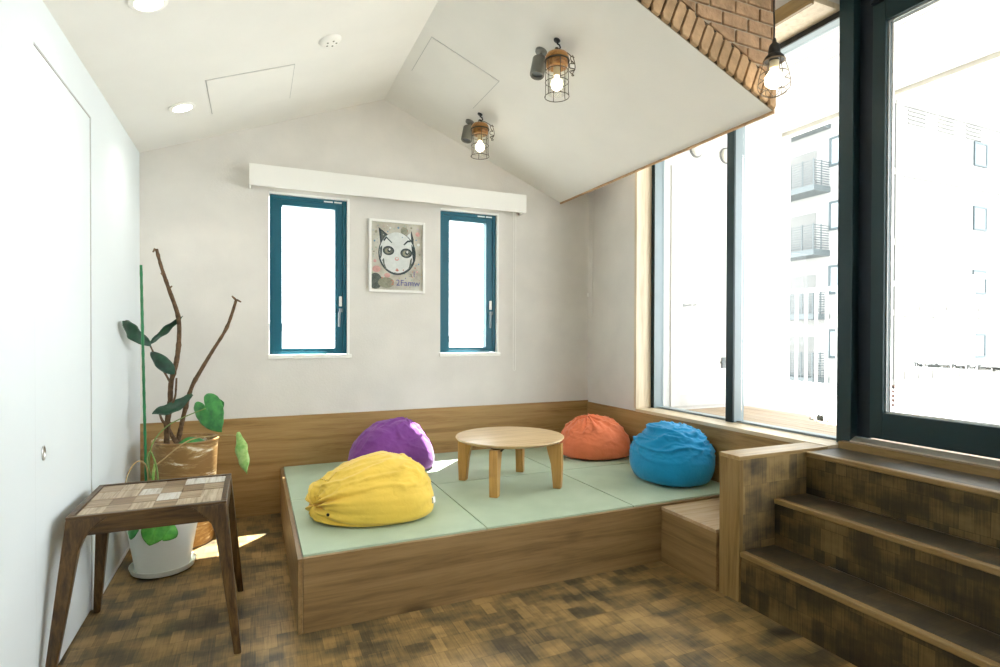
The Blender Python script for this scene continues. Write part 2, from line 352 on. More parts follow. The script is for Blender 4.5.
# ------------------------------------------------------------------ room numbers (metres)
XL, XR, YB, YR = -.647, 2.591, 4.008, -1.6      # left wall, right wall, back wall, rear end of the built floor
EAVE, RIDGE, XA, XE = 2.312, 2.90, .853, 2.314  # gable: eaves height, ridge height, ridge x, right lower edge x
YF = 1.943                                      # brick face of the bulkhead
TOP = 3.7
HEAD = 2.88; SILL = .66
YW = YB - .012                                  # face of the back wainscot
def zL(x): return EAVE + (x-XL)*(RIDGE-EAVE)/(XA-XL)
def zR(x): return RIDGE - (x-XA)*(RIDGE-2.30)/(XE-XA)

# ------------------------------------------------------------------ shell
struct('floor', MB().box(XL-.1, XR+.1, YR, YB+.1, -.1, 0), M['floor'], origin=(0,0,0))
DY0, DY1, DZ = 2.237, 2.905, 2.13
mb = MB(); mb.box(XL-.12, XL, YR, DY0-.006, 0, TOP); mb.box(XL-.12, XL, DY1+.006, YB+.15, 0, TOP); mb.box(XL-.12, XL, DY0-.006, DY1+.006, DZ+.006, TOP)
struct('wall_left', mb, M['white_wall'], origin=(0,0,0))
d1 = struct_empty('door_1', (XL, 2.57, 0))
MB().box(XL-.045, XL-.004, DY0, DY1, .008, DZ).build('door_leaf', M['white_wall'], d1)
MB().box(XL-.11, XL-.06, DY0-.005, DY1+.005, .0, DZ+.005).build('door_lining', M['black'], d1)
mb = MB(); mb.tube([(XL-.0025, 2.315+.013*math.cos(a), .80+.023*math.sin(a)) for a in [2*PI*k/24 for k in range(24)]], .0028, 6, closed=True)
mb.prism([(2.315+.012*math.cos(2*PI*k/24), .80+.022*math.sin(2*PI*k/24)) for k in range(24)], 'x', XL-.0043, XL-.0026)
mb.build('finger_pull', M['steel'], d1)
m = MB(); m.box(XL-.03, XL-.0015, DY0-.0058, DY0-.0002, 0, DZ+.0058); m.box(XL-.03, XL-.0015, DY1+.0002, DY1+.0058, 0, DZ+.0058); m.box(XL-.03, XL-.0015, DY0-.0002, DY1+.0002, DZ+.0004, DZ+.0058)
m.build('door_gap_line', M['gap_grey'], d1)  # grey strips added to paint the shadow line of the door gap
# back wall with two openings
W = [(.086, .612), (1.279, 1.762)]; WZ0, WZ1 = 1.05, 2.158
mb = MB(); xs = [XL-.12, W[0][0], W[0][1], W[1][0], W[1][1], 2.95]
for i in range(0, 5, 2): mb.box(xs[i], xs[i+1], YB, YB+.102, 0, TOP)
for a, b in W: mb.box(a, b, YB, YB+.102, 0, WZ0); mb.box(a, b, YB, YB+.102, WZ1, TOP)
struct('wall_back', mb, M['plaster'], origin=(0,0,0))
# right wall: pier beside the glazing, apron below, lintel above
mb = MB(); mb.box(XR, XR+.26, 3.34, YB, 0, TOP); mb.box(XR, XR+.26, 1.885, 3.34, HEAD, TOP); mb.box(XR, XR+.26, YR, 1.885, 3.08, TOP)
mb.box(XR, XR+.26, YR, 3.34, 0, SILL-.045)
struct('wall_right', mb, M['plaster'], origin=(0,0,0))
# ceilings
struct('ceiling', MB().prism([(XL,EAVE),(XA,RIDGE),(XA,RIDGE+.06),(XL,EAVE+.06)], 'y', YR, YB), M['ceiling'], origin=(0,0,0))
struct('ceiling_slope', MB().prism([(XA,RIDGE),(XE,2.30),(XE,2.35),(XA,RIDGE+.05)], 'y', YF+.004, YB), M['ceiling'], origin=(0,0,0))
struct('ceiling_upper', MB().box(XL-.12, XR+.26, YR, YB+.16, TOP, TOP+.1), M['ceiling'], origin=(0,0,0))
struct('wall_upper', MB().box(XA-.08, XA, YR, YF, RIDGE+.001, TOP), M['ceiling'], origin=(0,0,0))
struct('wall_bulkhead', MB().box(XE-.05, XE, YF+.004, YB, 2.352, TOP), M['plaster'], origin=(0,0,0))
# rear of the room
mb = MB().box(XL-.12, XR+.26, YR-.1, YR, 0, TOP)
struct('wall_rear', mb, M['white_wall'], origin=(0,0,0))

# brick face of the bulkhead: running bond above a course of bricks on end along the slope
def clip(poly, fn):
    out = []
    for i in range(len(poly)):
        a, b = poly[i], poly[(i+1) % len(poly)]; fa, fb = fn(a), fn(b)
        if fa >= 0: out.append(a)
        if (fa >= 0) != (fb >= 0):
            t = fa/(fa-fb); out.append((a[0]+(b[0]-a[0])*t, a[1]+(b[1]-a[1])*t))
    return out
def inset(poly, d):
    cx = sum(p[0] for p in poly)/len(poly); cz = sum(p[1] for p in poly)/len(poly)
    o = []
    for x, z in poly:
        l = math.hypot(x-cx, z-cz) or 1; k = max(0, 1-d*1.3/l); o.append((cx+(x-cx)*k, cz+(z-cz)*k))
    return o
mb = MB()
mb.prism([(XA,RIDGE),(XE,2.30),(XE,TOP),(XA,TOP)], 'y', YF, YF+.004, 1)
def brick(mb, poly, mi, dep=.011):
    if len(poly) < 3: return
    ar = abs(sum(poly[i][0]*poly[(i+1)%len(poly)][1]-poly[(i+1)%len(poly)][0]*poly[i][1] for i in range(len(poly))))/2
    if ar < 2e-4: return
    q = inset(poly, .003); n = len(poly)
    vs = [(x, YF, z) for x, z in poly] + [(x, YF-dep+.003, z) for x, z in poly] + [(x, YF-dep, z) for x, z in q]
    fs = [(i,(i+1)%n,n+(i+1)%n,n+i) for i in range(n)] + [(n+i,n+(i+1)%n,2*n+(i+1)%n,2*n+i) for i in range(n)] + [tuple(range(2*n,3*n))]
    mb.add(vs, fs, mi)
sl = math.atan2(2.30-RIDGE, XE-XA); cs, sn = math.cos(sl), math.sin(sl); SH = .128
bw, bh, g = .146, .056, .011
nrow = int((TOP-2.2)/(bh+g))
for r in range(nrow):
    z0 = 2.24 + r*(bh+g)
    for c in range(-1, 12):
        x0 = XA + c*(bw+g) + (r % 2)*(bw+g)/2 + .03
        jx = random.uniform(-.003,.003)
        poly = [(x0+jx,z0),(x0+bw+jx,z0),(x0+bw+jx,z0+bh),(x0+jx,z0+bh)]
        poly = clip(poly, lambda p: p[0]-XA); poly = clip(poly, lambda p: XE-p[0])
        poly = clip(poly, lambda p: (p[1]-(RIDGE+(p[0]-XA)*math.tan(sl)))*cs - SH - .010)
        brick(mb, poly, 0)
L = math.hypot(XE-XA, RIDGE-2.30); pitch = .0585; k = 0
while k*pitch < L:
    t0, t1 = k*pitch+.004, (k+1)*pitch-.005; k += 1
    ch = .016
    loc = [(t0,.020),(t0+.013,.0),(t1,.0),(t1,SH-ch),((t0+t1)/2+.008,SH),(t0,SH-ch*.3)]
    poly = [(XA+t*cs-n*sn, RIDGE+t*sn+n*cs) for t, n in loc]
    poly = clip(poly, lambda p: XE-p[0])
    brick(mb, poly, 2, .018)
q = [(0,.0),(L,.0),(L,SH+.012),(0,SH+.012)]
mb.prism(clip([(XA+t*cs-n*sn, RIDGE+t*sn+n*cs) for t, n in q], lambda p: XE-p[0]), 'y', YF-.0025, YF-.0005, 3)
struct('wall_brick', mb, [M['brick'], M['mortar'], M['brick_edge'], M['joint_dark']], origin=(0,0,0))
# rough brick edge along the lower right side of the slope
struct('trim_1', MB().box(XE, XE+.012, YF, YB, 2.288, 2.352), M['brick_edge'], origin=(0,0,0))

# ------------------------------------------------------------------ wainscot, sill, jamb
mb = MB().box(XL+.001, XR-.002, YW, YB-.0005, 0, .65)
struct('baseboard_back', mb, M['oak_x'], origin=(0,0,0))
mb = MB().box(XR-.012, XR-.0005, 1.955, YW-.001, 0, SILL-.022)
struct('baseboard_right', mb, M['oak_y'], origin=(0,0,0))
struct('trim_2', MB().box(XR-.016, 2.86, 1.834, 3.34, SILL-.022, SILL), M['sill'], origin=(0,0,0), bevel=.002)
struct('trim_3', MB().box(XR-.014, 2.73, 3.335, 3.36, SILL+.0005, HEAD-.001), M['jamb'], origin=(0,0,0))
mb = MB(); mb.box(2.52, 2.72, 1.884, 3.33, HEAD-.03, HEAD-.001)
struct('trim_4', mb, M['jamb'], origin=(0,0,0))
mb = MB(); mb.box(2.50, 2.52, 1.884, 3.98, HEAD-.045, HEAD+.03)
struct('trim_5', mb, M['cap_y'], origin=(0,0,0))
struct('baseboard_left', MB().box(XL, XL+.004, YR, DY0-.01, 0, .012).box(XL, XL+.004, DY1+.01, YB-.02, 0, .012), M['white_wall'], origin=(0,0,0))

# ------------------------------------------------------------------ back windows
for n, (a, b) in enumerate(W):
    w = struct_empty('window_%d' % (n+1), ((a+b)/2, YB+.05, WZ0))
    fa, fb, fz0, fz1 = a+.004, b-.018, WZ0+.016, WZ1-.016
    mb = MB(); y0, y1 = YB+.022, YB+.10; t = .026
    mb.box(fa, fa+t, y0, y1, fz0, fz1); mb.box(fb-t, fb, y0, y1, fz0, fz1); mb.box(fa+t, fb-t, y0, y1, fz0, fz0+t*.7); mb.box(fa+t, fb-t, y0, y1, fz1-t, fz1)
    mb.build('window_frame', M['frame_flare'], w, bevel=.0015)
    mb = MB(); s = .052; y0 = YB+.030; ia, ib, iz0, iz1 = fa+t, fb-t, fz0+t*.7, fz1-t
    mb.box(ia, ia+s, y0, y1-.01, iz0, iz1); mb.box(ib-s, ib, y0, y1-.01, iz0, iz1); mb.box(ia+s, ib-s, y0, y1-.01, iz0, iz0+.02); mb.box(ia+s, ib-s, y0, y1-.01, iz1-.038, iz1)
    sash = mb.build('sash', M['frame_flare'], w, bevel=.002)
    MB().box(ia+s, ib-s, YB+.06, YB+.066, iz0+.02, iz1-.038).build('pane', M['glass'], sash)
    hx = ib-.016
    mb = MB(); mb.box(hx-.010, hx+.010, YB+.021, YB+.031, 1.40, 1.47); mb.build('lock_plate', M['white_trim'], w, bevel=.002)
    mb = MB(); mb.box(hx-.012, hx+.012, YB+.006, YB+.031, 1.36, 1.385); mb.tube([(hx-.004, YB+.008, 1.38), (hx-.012, YB-.004, 1.345), (hx-.014, YB-.006, 1.255)], [.008,.0085,.007], 8)
    mb.build('window_handle', M['frame_grey'], w)
    mb = MB(); mb.box(fb-.155, fb-.095, YB+.019, YB+.0222, fz1-.020, fz1-.010); mb.box(fb-.085, fb-.035, YB+.019, YB+.0222, fz1-.020, fz1-.010); mb.build('maker_sticker', M['cloth_white'], w)
    mb = MB(); mb.box(a-.006, b+.012, YB-.008, YB+.03, WZ0-.014, WZ0+.014); mb.build('window_sill', M['white_trim'], w, bevel=.002)
    mb = MB(); mb.box(b-.017, b-.0005, YB-.002, YB+.10, WZ0+.014, WZ1); mb.box(a+.0005, b-.017, YB-.002, YB+.10, WZ1-.015, WZ1-.0005); mb.build('window_lining', M['white_trim'], w)

# ------------------------------------------------------------------ glazing of the right wall
FX0, FX1, GX = 2.71, 2.80, 2.778
w3 = struct_empty('window_3', (2.75, 2.6, SILL))
mb = MB(); y_j = 3.333
mb.box(FX0, FX1, y_j-.035, y_j, SILL+.001, HEAD-.032)                  # jamb frame
mb.build('frame_jamb', M['frame_dark'], w3)
def stile(y0, y1, name):
    m = MB(); m.box(FX0, FX0+.012, y0, y1, SILL+.001, HEAD-.032); m.build(name, M['frame_dark'], w3)
    m = MB(); m.box(FX0+.0125, FX1, y0-.001, y1-.002, SILL+.001, HEAD-.032); m.build(name+'_return', M['frame_grey'], w3)
MB().box(FX0+.002, FX1, y_j-.037, y_j-.0352, SILL+.001, HEAD-.032).build('frame_return', M['frame_grey'], w3)
stile(2.553, 2.611, 'mullion')
mb = MB(); mb.box(FX0+.03, FX1, 1.88, y_j-.037, SILL+.001, SILL+.012); mb.build('bottom_rail', M['frame_grey'], w3)
mb = MB(); mb.box(FX0, FX0+.012, 1.88, y_j-.037, HEAD-.062, HEAD-.032); mb.build('top_rail', M['black'], w3)
mb = MB(); mb.box(FX0+.0125, FX1, 1.88, y_j-.037, HEAD-.058, HEAD-.032); mb.build('top_rail_return', M['frame_grey'], w3)
MB().box(GX, GX+.006, 2.611, y_j-.037, SILL+.012, HEAD-.058).build('pane', M['glass'], w3)
p2 = MB().box(GX, GX+.006, 1.88, 2.551, SILL+.012, HEAD-.058).build('pane', M['glass'], w3)
mb = MB(); text_into(mb, 'Beauty 2ni', .032, lambda x, y, d: (GX-.001-d, 3.07-x, 1.405+y), bold=.0004); mb.build('lettering', M['decal'], w3)
mb = MB()
def icon(mb, cy, cz):
    mb.box(GX-.0012, GX-.0004, cy-.026, cy+.026, cz-.026, cz-.022); mb.box(GX-.0012, GX-.0004, cy-.026, cy+.026, cz+.022, cz+.026)
icon(mb, 2.02, .76)
mb.prism([(2.00,.742),(2.04,.742),(2.045,.76),(2.03,.782),(2.02,.772),(2.005,.78)], 'x', GX-.0014, GX-.0006)
for zz in (.742,.755,.768,.78): mb.box(GX-.0012, GX-.0004, 1.955, 1.985, zz, zz+.006)
for zz in (.742,.755,.768,.78): mb.box(GX-.0012, GX-.0004, 2.058, 2.085, zz, zz+.006)
mb.build('sticker', M['decal'], w3)
# column between glazing and door
struct('column', MB().box(2.70, 2.86, 1.803, 1.878, SILL+.0005, 3.079), M['frame_dark'], origin=(2.78,1.84,SILL), bevel=.003)
# glass door
d2 = struct_empty('door_2', (2.75, 1.2, .70))
DYA, DYB = .60, 1.801; DB = .700
mb = MB(); mb.box(2.745, 2.84, DYB-.063, DYB, DB, 3.079); mb.box(2.735, 2.84, DYA, DYA+.05, DB, 3.079); mb.box(2.72, 2.84, DYA+.05, DYB-.063, 2.80, 3.079)
mb.build('door_frame', M['frame_recess_shade'], d2, bevel=.002)
mb = MB(); ya, yb_ = DYA+.053, DYB-.066; zt = 2.795
mb.box(2.738, 2.80, yb_-.060, yb_, DB+.006, zt); mb.box(2.738, 2.80, ya, ya+.082, DB+.006, zt); mb.box(2.738, 2.80, ya+.082, yb_-.060, DB+.006, .832); mb.box(2.738, 2.80, ya+.082, yb_-.060, zt-.095, zt)
leaf = mb.build('door_leaf', M['frame_dark'], d2, bevel=.002)
gy0, gy1, gz0, gz1 = ya+.082, yb_-.060, .832, zt-.095
mb = MB()
for (o1, xx) in ((.0, 2.755), (.010, 2.770)):
    mb.box(xx, xx+.008, gy1-.007-o1, gy1-o1, gz0, gz1); mb.box(xx, xx+.008, gy0+o1, gy1-o1, gz1-.007-o1, gz1-o1); mb.box(xx, xx+.008, gy0+o1, gy1-o1, gz0, gz0+.006+o1*.3)
mb.build('glazing_bead', M['steel'], leaf)
MB().box(2.772, 2.778, gy0, gy1, gz0, gz1).build('pane', M['glass'], leaf)
mb = MB(); text_into(mb, 'The Installation Place For Emergency', .0235, lambda x, y, d: (2.7705-d, 1.558-x*1.0, 1.062+y), bold=.0011); mb.build('lettering', M['decal'], leaf)
mb = MB()
for k in range(5): mb.box(2.7702, 2.7712, gy1-.034, gy1-.022, .865+k*.022, .865+k*.022+.014)
mb.build('sticker', M['decal_red'], leaf)
# fixed glazing beyond the door towards the rear
w4 = struct_empty('window_4', (2.75, -.5, SILL))
MB().box(2.72, 2.84, .46, .598, SILL-.02, 3.079).box(2.72, 2.84, YR+.01, YR+.1, SILL-.02, 3.079).box(2.72, 2.84, YR+.1, .46, SILL-.02, SILL+.04).box(2.72, 2.84, YR+.1, .46, 2.8, 3.079).build('window_frame', M['frame_dark'], w4)
MB().box(2.776, 2.782, YR+.1, .46, SILL+.04, 2.8).build('pane', M['glass'], w4)
# threshold
th = struct_empty('trim_6', (2.6, 1.2, SILL))
MB().box(2.648, 2.688, .60, 1.831, SILL-.02, .679).build('threshold_board', M['cap_y'], th, bevel=.002)
MB().prism([(2.689,SILL),(2.736,SILL),(2.736,.700),(2.728,.700),(2.689,.684)], 'y', .60, 1.80).build('threshold_strip', M['alu'], th)

# ------------------------------------------------------------------ platform and tatami
PX0, PX1, PY0, PY1 = .155, XR-.014, 2.337, YW-.002
pf = thing('raised_platform', (1.37, 3.15, 0), 'low oak-clad raised platform filling the corner and carrying the green mats', 'platform')
ZT = .302
MB().box(PX0+.02, PX1, PY0, PY0+.02, 0, ZT).build('front_panel', M['oak_front'], pf, bevel=.0012)
MB().box(PX0, PX0+.019, PY0, PY1, 0, ZT).build('side_panel', M['oak_front_y'], pf, bevel=.0012)
MB().box(PX0+.02, PX1, PY0+.021, PY1, .262, .290).build('deck_board', M['oak_x'], pf)
cx = [PX0+.017, .979, 1.808, PX1-.002]; cy = [PY0+.018, 3.163, PY1-.003]
where = [['at the front corner under the yellow bean bag', 'at the front beneath the near legs of the round table', 'at the front under the blue bean bag'],
         ['at the back left behind the yellow bean bag', 'at the back between purple bag and orange bag', 'in the back corner under the orange bean bag']]
for j in range(2):
    for i in range(3):
        m = MB().box(cx[i]+.003, cx[i+1]-.003, cy[j]+.003, cy[j+1]-.003, .291, .311)
        o = m.build('tatami_mat', M['tatami_a' if (i+j) % 2 else 'tatami_b'], bevel=.003)
        tag(o, 'pale green square tatami mat ' + where[j][i], 'tatami mat', 'tatami mats on the platform')

# step box between platform and partition
SBX = 1.972
sb = thing('step_box', (2.29, 2.14, 0), 'short oak step box between the tatami platform and the low partition', 'step')
MB().box(SBX+.002, XR-.016, 1.953, PY0-.002, 0, .274).build('body', M['oak_front_y'], sb, bevel=.0012)
MB().box(SBX, XR-.016, 1.953, PY0-.002, .2745, .292).build('top_board', M['oak_glare'], sb, bevel=.0015)

# low partition
lp = thing('low_partition', (2.28, 1.89, 0), 'waist-low partition with golden oak cap between step box and stairs', 'partition')
MB().box(1.988, 2.014, 1.833, 1.949, 0, .6395).build('end_post', M['cap_z'], lp, bevel=.0015)
MB().box(2.0145, XR-.002, 1.836, 1.949, 0, .6395).build('panel', M['partition_face'], lp)
MB().box(1.986, XR-.018, 1.831, 1.950, .640, .6575).build('cap', M['cap_x'], lp, bevel=.0015)

# stairs
st = thing('staircase', (2.27, 1.2, 0), 'three dark block-wood steps with oak nosings rising to the glass door', 'stairs')
SY0, SY1 = .46, 1.828
lev = [(1.992, .230), (2.203, .445), (2.413, .645)]
for k, (x, z) in enumerate(lev):
    z0 = 0 if k == 0 else lev[k-1][1]
    x2 = lev[k+1][0] if k < 2 else 2.642
    yy1 = SY1 if k else SY1
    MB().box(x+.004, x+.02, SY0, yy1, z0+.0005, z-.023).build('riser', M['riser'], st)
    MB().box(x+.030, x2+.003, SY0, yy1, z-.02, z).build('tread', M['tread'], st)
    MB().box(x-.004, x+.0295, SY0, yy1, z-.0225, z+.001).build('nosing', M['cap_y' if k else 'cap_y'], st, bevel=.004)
MB().box(2.03, 2.54, SY0, SY0+.02, 0, .2).build('stringer', M['riser'], st)

# ------------------------------------------------------------------ round low table
TX, TY, TZ0, TZ1 = 1.395, 3.005, .312, .600
tb = thing('round_table', (TX, TY, TZ0), 'low round light-oak table with four tapered legs on the tatami mats', 'table')
R_ = .324
prof = [(0.001, TZ1-.021), (R_-.022, TZ1-.021), (R_-.006, TZ1-.013), (R_, TZ1-.006), (R_-.002, TZ1-.001), (R_-.006, TZ1), (.001, TZ1)]
MB().lathe(prof, (TX, TY, 0), 96).build('tabletop', M['table_oak'], tb, smooth='auto')
for (fx, fy) in [(1.193,2.775),(1.166,3.192),(1.612,2.803),(1.588,3.250)]:
    d = Vector((fx-TX, fy-TY, 0)); d.normalize(); tn = Vector((-d.y, d.x, 0)); hw = .024
    c = Vector((TX, TY, 0))
    prof = [(.272,TZ0),(.316,TZ0),(.322,TZ0+.12),(.320,TZ1-.028),(.226,TZ1-.028),(.238,TZ1-.075),(.258,TZ1-.15)]
    n = len(prof); vs = [c+d*r-tn*hw+Vector((0,0,z)) for r, z in prof]+[c+d*r+tn*hw+Vector((0,0,z)) for r, z in prof]
    lg = MB().add(vs, [tuple(range(n)), tuple(range(n,2*n))[::-1]]+[(i,(i+1)%n,n+(i+1)%n,n+i) for i in range(n)]).build('leg', M['table_leg'], tb, bevel=.003)
    q = c+d*.27
    m = MB(); m.tube([q+Vector((0,0,TZ1-.0275)), q+Vector((0,0,TZ1-.0215))], .03, 12); m.tube([q+tn*.028+Vector((0,0,TZ1-.04)), q+tn*.045+Vector((0,0,TZ1-.0235))], .006, 8)
    m.build('hinge', M['black'], lg)

# ------------------------------------------------------------------ patchwork side table
sx0, sx1, sy0, sy1, sz = -.605, -.100, 2.365, 2.832, .552
sd = thing('side_table', (-.35, 2.63, 0), 'dark walnut side table with patchwork wood top and splayed legs by the left wall', 'side table')
feet = {'a': (-.638,2.225), 'b': (-.048,2.285), 'c': (-.050,2.862), 'd': (-.638,2.892)}
tops = {'a': (sx0,sy0), 'b': (sx1,sy0), 'c': (sx1,sy1), 'd': (sx0,sy1)}
for k in 'abcd':
    fx, fy = feet[k]; tx, ty = tops[k]; ix = 1 if tx < -.35 else -1; iy = 1 if ty < 2.6 else -1
    def quad(x, y, w, dpt, z): return [(x,y,z),(x+ix*w,y,z),(x+ix*w,y+iy*dpt,z),(x,y+iy*dpt,z)]
    m = MB(); rings = []
    for t in (0, .25, .5, .7, .8, .87, .93, .965, 1.0):
        z = t*sz; x = fx+(tx-fx)*t; y = fy+(ty-fy)*t
        w = .026+.028*t; dd = .026+.024*t
        if t > .8: e = ((t-.8)/.2)**2; w += .075*e; dd += .035*e
        rings.append(quad(x, y, w, dd, z))
    vs = [p for r in rings for p in r]; fs = [(0,1,2,3)]
    for i in range(len(rings)-1):
        for q in range(4): fs.append((i*4+q, i*4+(q+1)%4, i*4+4+(q+1)%4, i*4+4+q))
    fs.append(tuple(range(len(vs)-4, len(vs))))
    m.add(vs, fs); m.build('leg', M['walnut_z'], sd, bevel=.005)
ap = .062
MB().box(sx0+.055, sx1-.055, sy0+.001, sy0+.024, sz-ap, sz-.001).build('apron', M['walnut_x'], sd)
MB().box(sx0+.055, sx1-.055, sy1-.024, sy1-.001, sz-ap, sz-.001).build('apron', M['walnut_x'], sd)
MB().box(sx0+.001, sx0+.024, sy0+.05, sy1-.05, sz-ap, sz-.001).build('apron', M['walnut_y'], sd)
MB().box(sx1-.024, sx1-.001, sy0+.05, sy1-.05, sz-ap, sz-.001).build('apron', M['walnut_y'], sd)
e = .022; m = MB()
m.box(sx0, sx1, sy0, sy0+e, sz-.002, sz+.008); m.box(sx0, sx1, sy1-e, sy1, sz-.002, sz+.008); m.box(sx0, sx0+e, sy0+e, sy1-e, sz-.002, sz+.008); m.box(sx1-e, sx1, sy0+e, sy1-e, sz-.002, sz+.008)
m.build('rim', M['walnut_x'], sd, bevel=.003)
m = MB(); NX, NY = 6, 4; px, py = (sx1-sx0-2*e)/NX, (sy1-sy0-2*e)/NY
pat = [[1,0,1,0,1,1],[0,2,0,3,0,1],[1,1,3,0,2,0],[0,1,0,2,3,3]]
for i in range(NX):
    for j in range(NY):
        a = sx0+e+i*px; b = sy0+e+j*py
        m.box(a+.0007, a+px-.0007, b+.0007, b+py-.0007, sz-.02, sz+.002+.0008*((i*3+j*5) % 4), pat[j][i])
m.build('patchwork_top', [M['patch%d' % k] for k in range(4)], sd)

# ------------------------------------------------------------------ bean bags
def sm(a, b, x):
    t = max(0, min(1, (x-a)/(b-a))); return t*t*(3-2*t)
def ridged(p): return 1-abs(mnoise.noise(p))*2
def bag(name, c, dims, rotz, pole, label, mat, gather=(.02,.6,11), crumple=(.02, 5.0, .1), lumps=(), egg=0.0, flat=.55, seed=0.0, NU=110, NV=170, taper=.12, nrot=(1,1,1)):
    a, b, h = dims
    pole = Vector(pole).normalized(); q = Vector((0,0,1)).rotation_difference(pole)
    rz = Matrix.Rotation(rotz, 3, 'Z'); off = Vector((seed*7.3, seed*3.1, -seed*5.7))
    lumps = [(Vector(d).normalized(), am, wd) for d, am, wd in lumps]
    pts = []
    for i in range(NU):
        th = PI*i/(NU-1)
        for j in range(NV):
            ph = 2*PI*j/NV
            d = q @ Vector((math.sin(th)*math.cos(ph), math.sin(th)*math.sin(ph), math.cos(th)))
            dz = d.z
            k = 1.0
            # folds that run into the gathered pole
            ga, gw, gk = gather
            f = math.exp(-(th/gw)**2)*min(1, th/.10)
            wv = mnoise.noise(Vector((math.cos(ph)*1.3, math.sin(ph)*1.3, th*1.2))+off)
            k += ga*f*(math.sin(ph*gk+6*wv)*.6 + math.sin(ph*gk*2.3+4*wv+1)*.3)
            # loose cloth creases, stronger on the upper half
            ca, cf, low = crumple
            up = low+(1-low)*sm(-.1, .75, dz)
            pw = Vector((d.x*nrot[0], d.y*nrot[1], d.z*nrot[2]))*cf + off
            wp = mnoise.noise_vector(pw*.5)*.7
            r1 = ridged((pw+wp)*.55)**3; r2 = ridged((pw+wp)*1.25+off)**3
            k += ca*up*(r1*1.0 + r2*.45 - .5)
            k += .018*mnoise.noise(d*1.7+off)
            for ld, am, wd in lumps:
                an = d.angle(ld); k += am*math.exp(-(an/wd)**2)
            e = .88
            p = Vector((math.copysign(abs(d.x)**e, d.x), math.copysign(abs(d.y)**e, d.y), math.copysign(abs(d.z)**.95, d.z)))*k
            wide = 1 - taper*p.z
            if egg: wide_e = 1+egg*p.x
            else: wide_e = 1
            x, y, z = a*p.x*wide, b*p.y*wide*wide_e, h*p.z*(wide_e if egg else 1)
            zb = -h*flat
            if z < zb+.03*1: 
                t = (zb+.03)-z; z = zb+.03-.03*(1-math.exp(-t/.03))
            pts.append((x, y, z))
    zmin = min(p[2] for p in pts)
    vs = [Vector(c) + rz @ Vector((x, y, z-zmin)) for x, y, z in pts]
    m = MB(); m.grid(lambda i, j: vs[i*NV+j], NU, NV, wrap=True)
    root = thing(name, c, label, 'bean bag', 'bean bags on the tatami')
    body = m.build('cover', mat, root, smooth=True)
    bm = bmesh.new(); bm.from_mesh(body.data); bmesh.ops.remove_doubles(bm, verts=bm.verts, dist=1e-5); bmesh.ops.recalc_face_normals(bm, faces=bm.faces); bm.to_mesh(body.data); bm.free()
    for p in body.data.polygons: p.use_smooth = True
    return root, vs, NU, NV
PZ = .3135
root, vs, NU, NV = bag('bean_bag', (.525,2.79,PZ), (.306,.27,.178), math.radians(4), (-1,-.12,-.12), 'yellow egg-shaped bean bag lying at the front corner of the mats', M['yellow'],
    gather=(.085,1.3,8), crumple=(.06,4.2,.15), lumps=[((-1,-.12,-.12),-.13,.42)], egg=.24, flat=.55, seed=1.0, nrot=(.28,1.0,1.3))
def on_bag(vs, x, y, z): 
    t = Vector((x,y,z)); return min(vs, key=lambda p: (p-t).length)
p = min(vs, key=lambda q: (q-Vector((.80,2.60,.385))).length); nn = Vector((p.x-.535, p.y-2.80, 0)).normalized(); tt = Vector((-nn.y, nn.x, 0))
m = MB(); m.hexa([p+tt*a+nn*b+Vector((0,0,-.004)) for a, b in ((-.014,-.004),(.014,-.004),(.014,.010),(-.014,.010))], [p+tt*a+nn*b+Vector((0,0,.022)) for a, b in ((-.014,-.004),(.014,-.004),(.014,.006),(-.014,.006))])
m.build('side_tag', M['cloth_white'], root)
p = on_bag(vs, .30, 2.62, .38); m = MB(); m.lathe([(.001,-.003),(.007,-.003),(.007,.003),(.001,.003)], (p.x, p.y-.004, p.z), 12, mat=Matrix.Rotation(PI/2,3,'X')); m.build('eyelet', M['black'], root)
root, vs, NU, NV = bag('bean_bag', (.83,3.655,PZ), (.275,.235,.208), math.radians(10), (.35,-.1,1), 'purple bean bag with folded top leaning at the back wall', M['purple'],
    gather=(.03,.75,8), crumple=(.05,3.6,.2), lumps=[((.45,-.1,.85),.13,.5), ((-.1,-.75,.5),-.085,.33), ((-.6,-.3,.55),.04,.4)], flat=.5, seed=2.0, taper=.2)
root, vs, NU, NV = bag('bean_bag', (2.315,3.49,PZ), (.262,.25,.187), math.radians(-12), (-.25,-.15,1), 'orange bean bag in the far corner of the mats', M['orange'],
    gather=(.06,.9,8), crumple=(.06,4.0,.15), lumps=[((-.25,-.1,.95),.12,.45), ((.45,-.2,.8),.03,.3), ((.15,-.3,.9),-.05,.22)], flat=.5, seed=3.0, taper=.14)
root, vs, NU, NV = bag('bean_bag', (2.342,2.685,PZ), (.231,.258,.206), 0.0, (.35,.1,1), 'blue round bean bag with crumpled top beside the partition', M['blue'],
    gather=(.035,.7,6), crumple=(.12,3.4,.0), lumps=[((-.42,-.15,.85),.09,.35), ((.30,-.1,.9),.07,.3), ((.62,-.45,.55),-.10,.16), ((.9,-.25,.25),.06,.28)], flat=.66, seed=4.2, taper=.02, nrot=(.7,.7,2.2))

